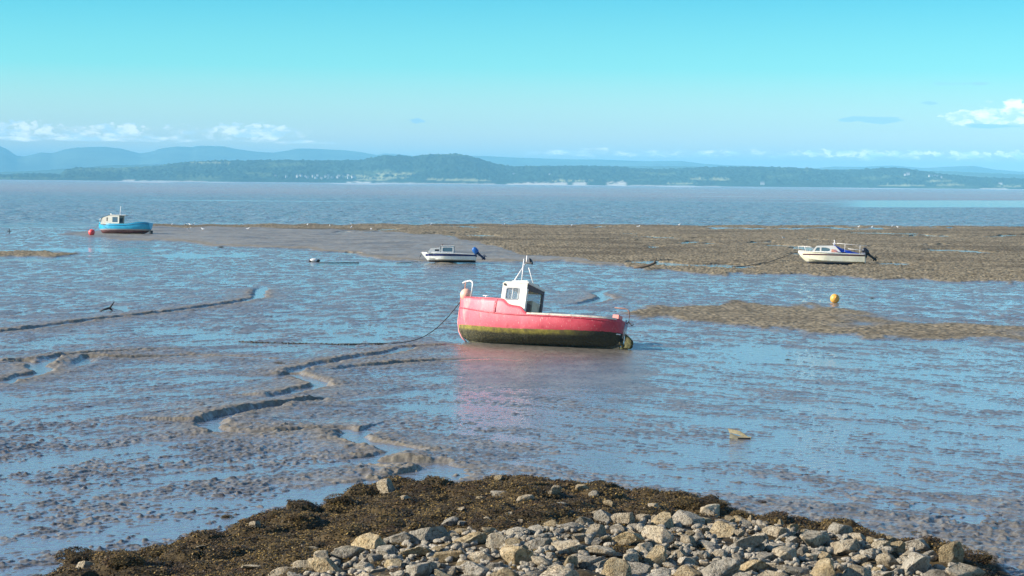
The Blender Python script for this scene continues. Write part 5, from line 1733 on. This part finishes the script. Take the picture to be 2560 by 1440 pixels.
# small stones filling the gaps: nobody could count them
lo_me = [rock_mesh(900 + k, RM_[0][1], 'stone_source', 2) for k in range(3)]
protoco = [np.array([v.co[:] for v in m.vertices]) for m in lo_me]
protofa = [np.array([p.vertices[:] for p in m.polygons]) for m in lo_me]
for m in lo_me: bpy.data.meshes.remove(m)
rng = np.random.RandomState(5)
Vs, Fs, nb = [], [], 0
for _ in range(2000):
    px, py = rng.uniform(700, 2420), rng.uniform(1305, 1470)
    if not inside(np.array([px]), np.array([py]), PALE)[0]: continue
    p = on_bank(px, py)
    k = rng.randint(3); s = rng.uniform(.04, .11)
    a = rng.uniform(0, 6.28)
    R3 = np.array(Matrix.Rotation(a, 3, 'Z') @ Matrix.Rotation(rng.uniform(-.6, .6), 3, 'X'))
    Vs.append((protoco[k] * s) @ R3.T + np.array([p.x, p.y, p.z + s * .3])); Fs.append(protofa[k] + nb); nb += len(protoco[k])
st = quads_mesh('small_stones', np.concatenate(Vs), np.concatenate(Fs), RM_[1][1], True)
tag(st, 'small loose stones filling the gaps between the boulders', 'stones', kind='stuff')

# ------------------------------------------------------------------ seaweed
def weed_mat():
    m, t, b = mat_new('bladder_wrack')
    g = t.new('ShaderNodeNewGeometry')
    pos = g.outputs['Position']
    v = attr(t, 'tone')
    n = t.noise(t.scalev(pos, (1.6, 1.6, 1.6)), 1, 4, .6)
    c = t.ramp(v, [(0, (.04, .027, .011)), (.35, (.10, .066, .022)), (.7, (.24, .155, .046)), (1, (.40, .27, .09))])
    n9 = t.noise(t.scalev(pos, (1.3, .9, 1.3)), 1, 5, .7)
    c = t.mix(t.ss(n9, .48, .58, 0, .8), c, t.ramp(v, [(0, (.018, .012, .007)), (1, (.085, .055, .025))]))
    c = t.mix(t.ss(n, .5, .68, 0, .6), c, t.ramp(v, [(0, (.035, .018, .010)), (1, (.14, .07, .035))]))
    t.l.new(c, b.inputs['Base Color'])
    b.inputs['Roughness'].default_value = .5
    b.inputs['Specular IOR Level'].default_value = .18
    return m
wmat = weed_mat()

def fronds(pos, rng, lmin, lmax, name, up=.18):
    """short curling strap fronds, two quads each"""
    n = len(pos)
    a = rng.uniform(0, 2 * math.pi, n); L_ = rng.uniform(lmin, lmax, n); w = L_ * rng.uniform(.28, .5, n)
    el0 = rng.uniform(-.25, 1.0, n) * up * 2.2
    d1 = np.stack([np.cos(a) * np.cos(el0), np.sin(a) * np.cos(el0), np.sin(el0)], 1)
    el1 = el0 - rng.uniform(.3, 1.2, n)
    d2 = np.stack([np.cos(a) * np.cos(el1), np.sin(a) * np.cos(el1), np.sin(el1)], 1)
    sd = np.stack([-np.sin(a), np.cos(a), rng.uniform(-.6, .6, n)], 1)
    p0 = pos; p1 = pos + d1 * (L_ * .5)[:, None]; p2 = p1 + d2 * (L_ * .5)[:, None]
    h = (w / 2)[:, None]
    V_ = np.stack([p0 - sd * h * .6, p0 + sd * h * .6, p1 - sd * h, p1 + sd * h, p2 - sd * h * .5, p2 + sd * h * .5], 1).reshape(-1, 3)
    b_ = (np.arange(n) * 6)[:, None]
    Q = np.concatenate([b_ + np.array([[0, 1, 3, 2]]), b_ + np.array([[2, 3, 5, 4]])], 0)
    o = quads_mesh(name, V_, Q, wmat, False)
    tone = np.repeat(np.clip(rng.beta(1.6, 2.2, n), 0, 1), 6)
    at = o.data.attributes.new('tone', 'FLOAT', 'POINT')
    at.data.foreach_set('value', tone.astype(np.float32))
    return o

rng = np.random.RandomState(9)
N = 420000
bx0, bx1 = min(p[0] for p in bank_poly) - 1, max(p[0] for p in bank_poly) + 1
xx = rng.uniform(bx0, bx1, N); yy = rng.uniform(27, 46, N)
hz_, sd2 = bank_height(xx, yy)
u_, v_ = proj(xx, yy, np.maximum(hz_, 0))
sp = sdist(u_, v_, PALE)
pn_ = fbm(xx / .8, yy / .8, 3, 120)
keep = (sd2 + .30 * fbm(xx / .9, yy / .9, 3, 121) > -.02) & (u_ > 40) & (u_ < 2560)
inpale = sp > (10 + 22 * pn_)
weedpatch = fbm(xx / 1.1, yy / 1.1, 3, 130)
keep &= (~inpale) | ((weedpatch > .22) & (rng.rand(N) < .7))
keep &= rng.rand(N) < sstep(pn_, -.75, -.25) * .9 + .1
xx, yy, hz_ = xx[keep], yy[keep], hz_[keep]
lift = .02 + .035 * np.clip(fbm(xx / .22, yy / .22, 2, 140) + .3, 0, 1)
pos = np.stack([xx, yy, hz_ + lift * rng.rand(len(xx))], 1)
print('fronds', len(pos))
wo_ = fronds(pos, rng, .03, .07, 'seaweed')
tag(wo_, 'brown bladder wrack blanketing the upper part of the stony bank', 'seaweed', kind='stuff')

# weedy mounds and clumps standing apart on the mud
def clump(seed):
    rg = np.random.RandomState(seed)
    root = empty('weed_clump')
    o = bpy.data.objects.new('stone', weed_rocks[seed % 4]); col.objects.link(o)
    o.parent = root; o.scale = (.8, .8, .6); o.location = (0, 0, .1)
    n = 900
    ph = rg.uniform(0, 6.28, n); th = np.arccos(rg.uniform(0, 1, n))
    rr_ = .86 + .16 * rg.rand(n)
    P = np.stack([np.sin(th) * np.cos(ph) * rr_ * 1.1, np.sin(th) * np.sin(ph) * rr_, np.cos(th) * rr_ * .62 + .02], 1)
    f = fronds(P, rg, .07, .16, 'fronds')
    f.parent = root
    return root
cl = [clump(k) for k in range(3)]
CLS = [(568, 1294, 34, 'small dark weed clump standing alone in the creek water at lower left'),
       (690, 1290, 54, 'dark weedy boulder at the left shoulder of the bank beside the water'),
       (736, 1294, 44, 'low weed mound right of the dark weedy boulder by the water'),
       (1905, 1258, 32, 'small black weed clump on the mud above the right side of the bank'),
       (1722, 1262, 84, 'broad olive weed mound behind the large wedge shaped rock'),
       (1800, 1262, 52, 'dark weed clump right behind the large wedge shaped rock'),
       (1850, 1290, 60, 'weed heap on the mud edge right of the large wedge shaped rock'),
       (2150, 1340, 52, 'ragged weed bush right of the tall dark boulder'),
       (2285, 1336, 74, 'low weed patch on open mud above the right end of the bank'),
       (2195, 1350, 48, 'weed bush between the tall dark boulder and the right end'),
       (2290, 1364, 54, 'weed mound at the outer mud edge near the right end'),
       (2380, 1385, 110, 'wide weed covered mound near the right end of the bank'),
       (2440, 1402, 96, 'outermost large weed mound at the lower right of the bank'),
       (2510, 1424, 66, 'flat weed tuft in the bottom right corner on the mud'),
       (190, 1398, 110, 'large weed covered boulder at the far left end of the bank'),
       (310, 1405, 90, 'weed mound right of the far left boulder'),
       (390, 1392, 110, 'weedy hump at the water\'s edge on the lower left'),
       (846, 1252, 70, 'rounded weed hump at the upper left corner of the bank above the creek'),
       (2180, 745, 14, 'tiny dark weed tuft right of the orange buoy'),
       (1865, 815, 14, 'tiny dark clump at the lower edge of the small mussel bed'),
       (1970, 899, 18, 'little dark clump alone on the shining mud, right of the red boat'),
       (698, 908, 40, 'reddish weed strand left of the creek bend'),
       (552, 618, 16, 'dark clump on the lower edge of the sandy bank, left'),
       (2143, 1007, 14, 'tiny dark clump on the shining mud at right'),
       (1955, 1028, 18, 'small dark clump above the broken boards to the right')]
for i, (px, py, w, lab) in enumerate(CLS):
    c_ = cl[i] if i < 3 else copy_tree(cl[i % 3])
    g = on_bank(px, py) if py > 1180 else GP(px, py)
    d = g.length
    s = w / 2 * d / F
    c_.location = g - Vector((0, 0, .02))
    c_.scale = (s, s * .9, s * (.95 if w > 20 and w not in (74, 66) else .6))
    if w in (74, 66, 40): c_.scale = (s, s * .8, s * .4)
    c_.rotation_euler = (0, 0, i * 1.3)
    tag(c_, lab, 'seaweed clump', 'separate weed clumps')
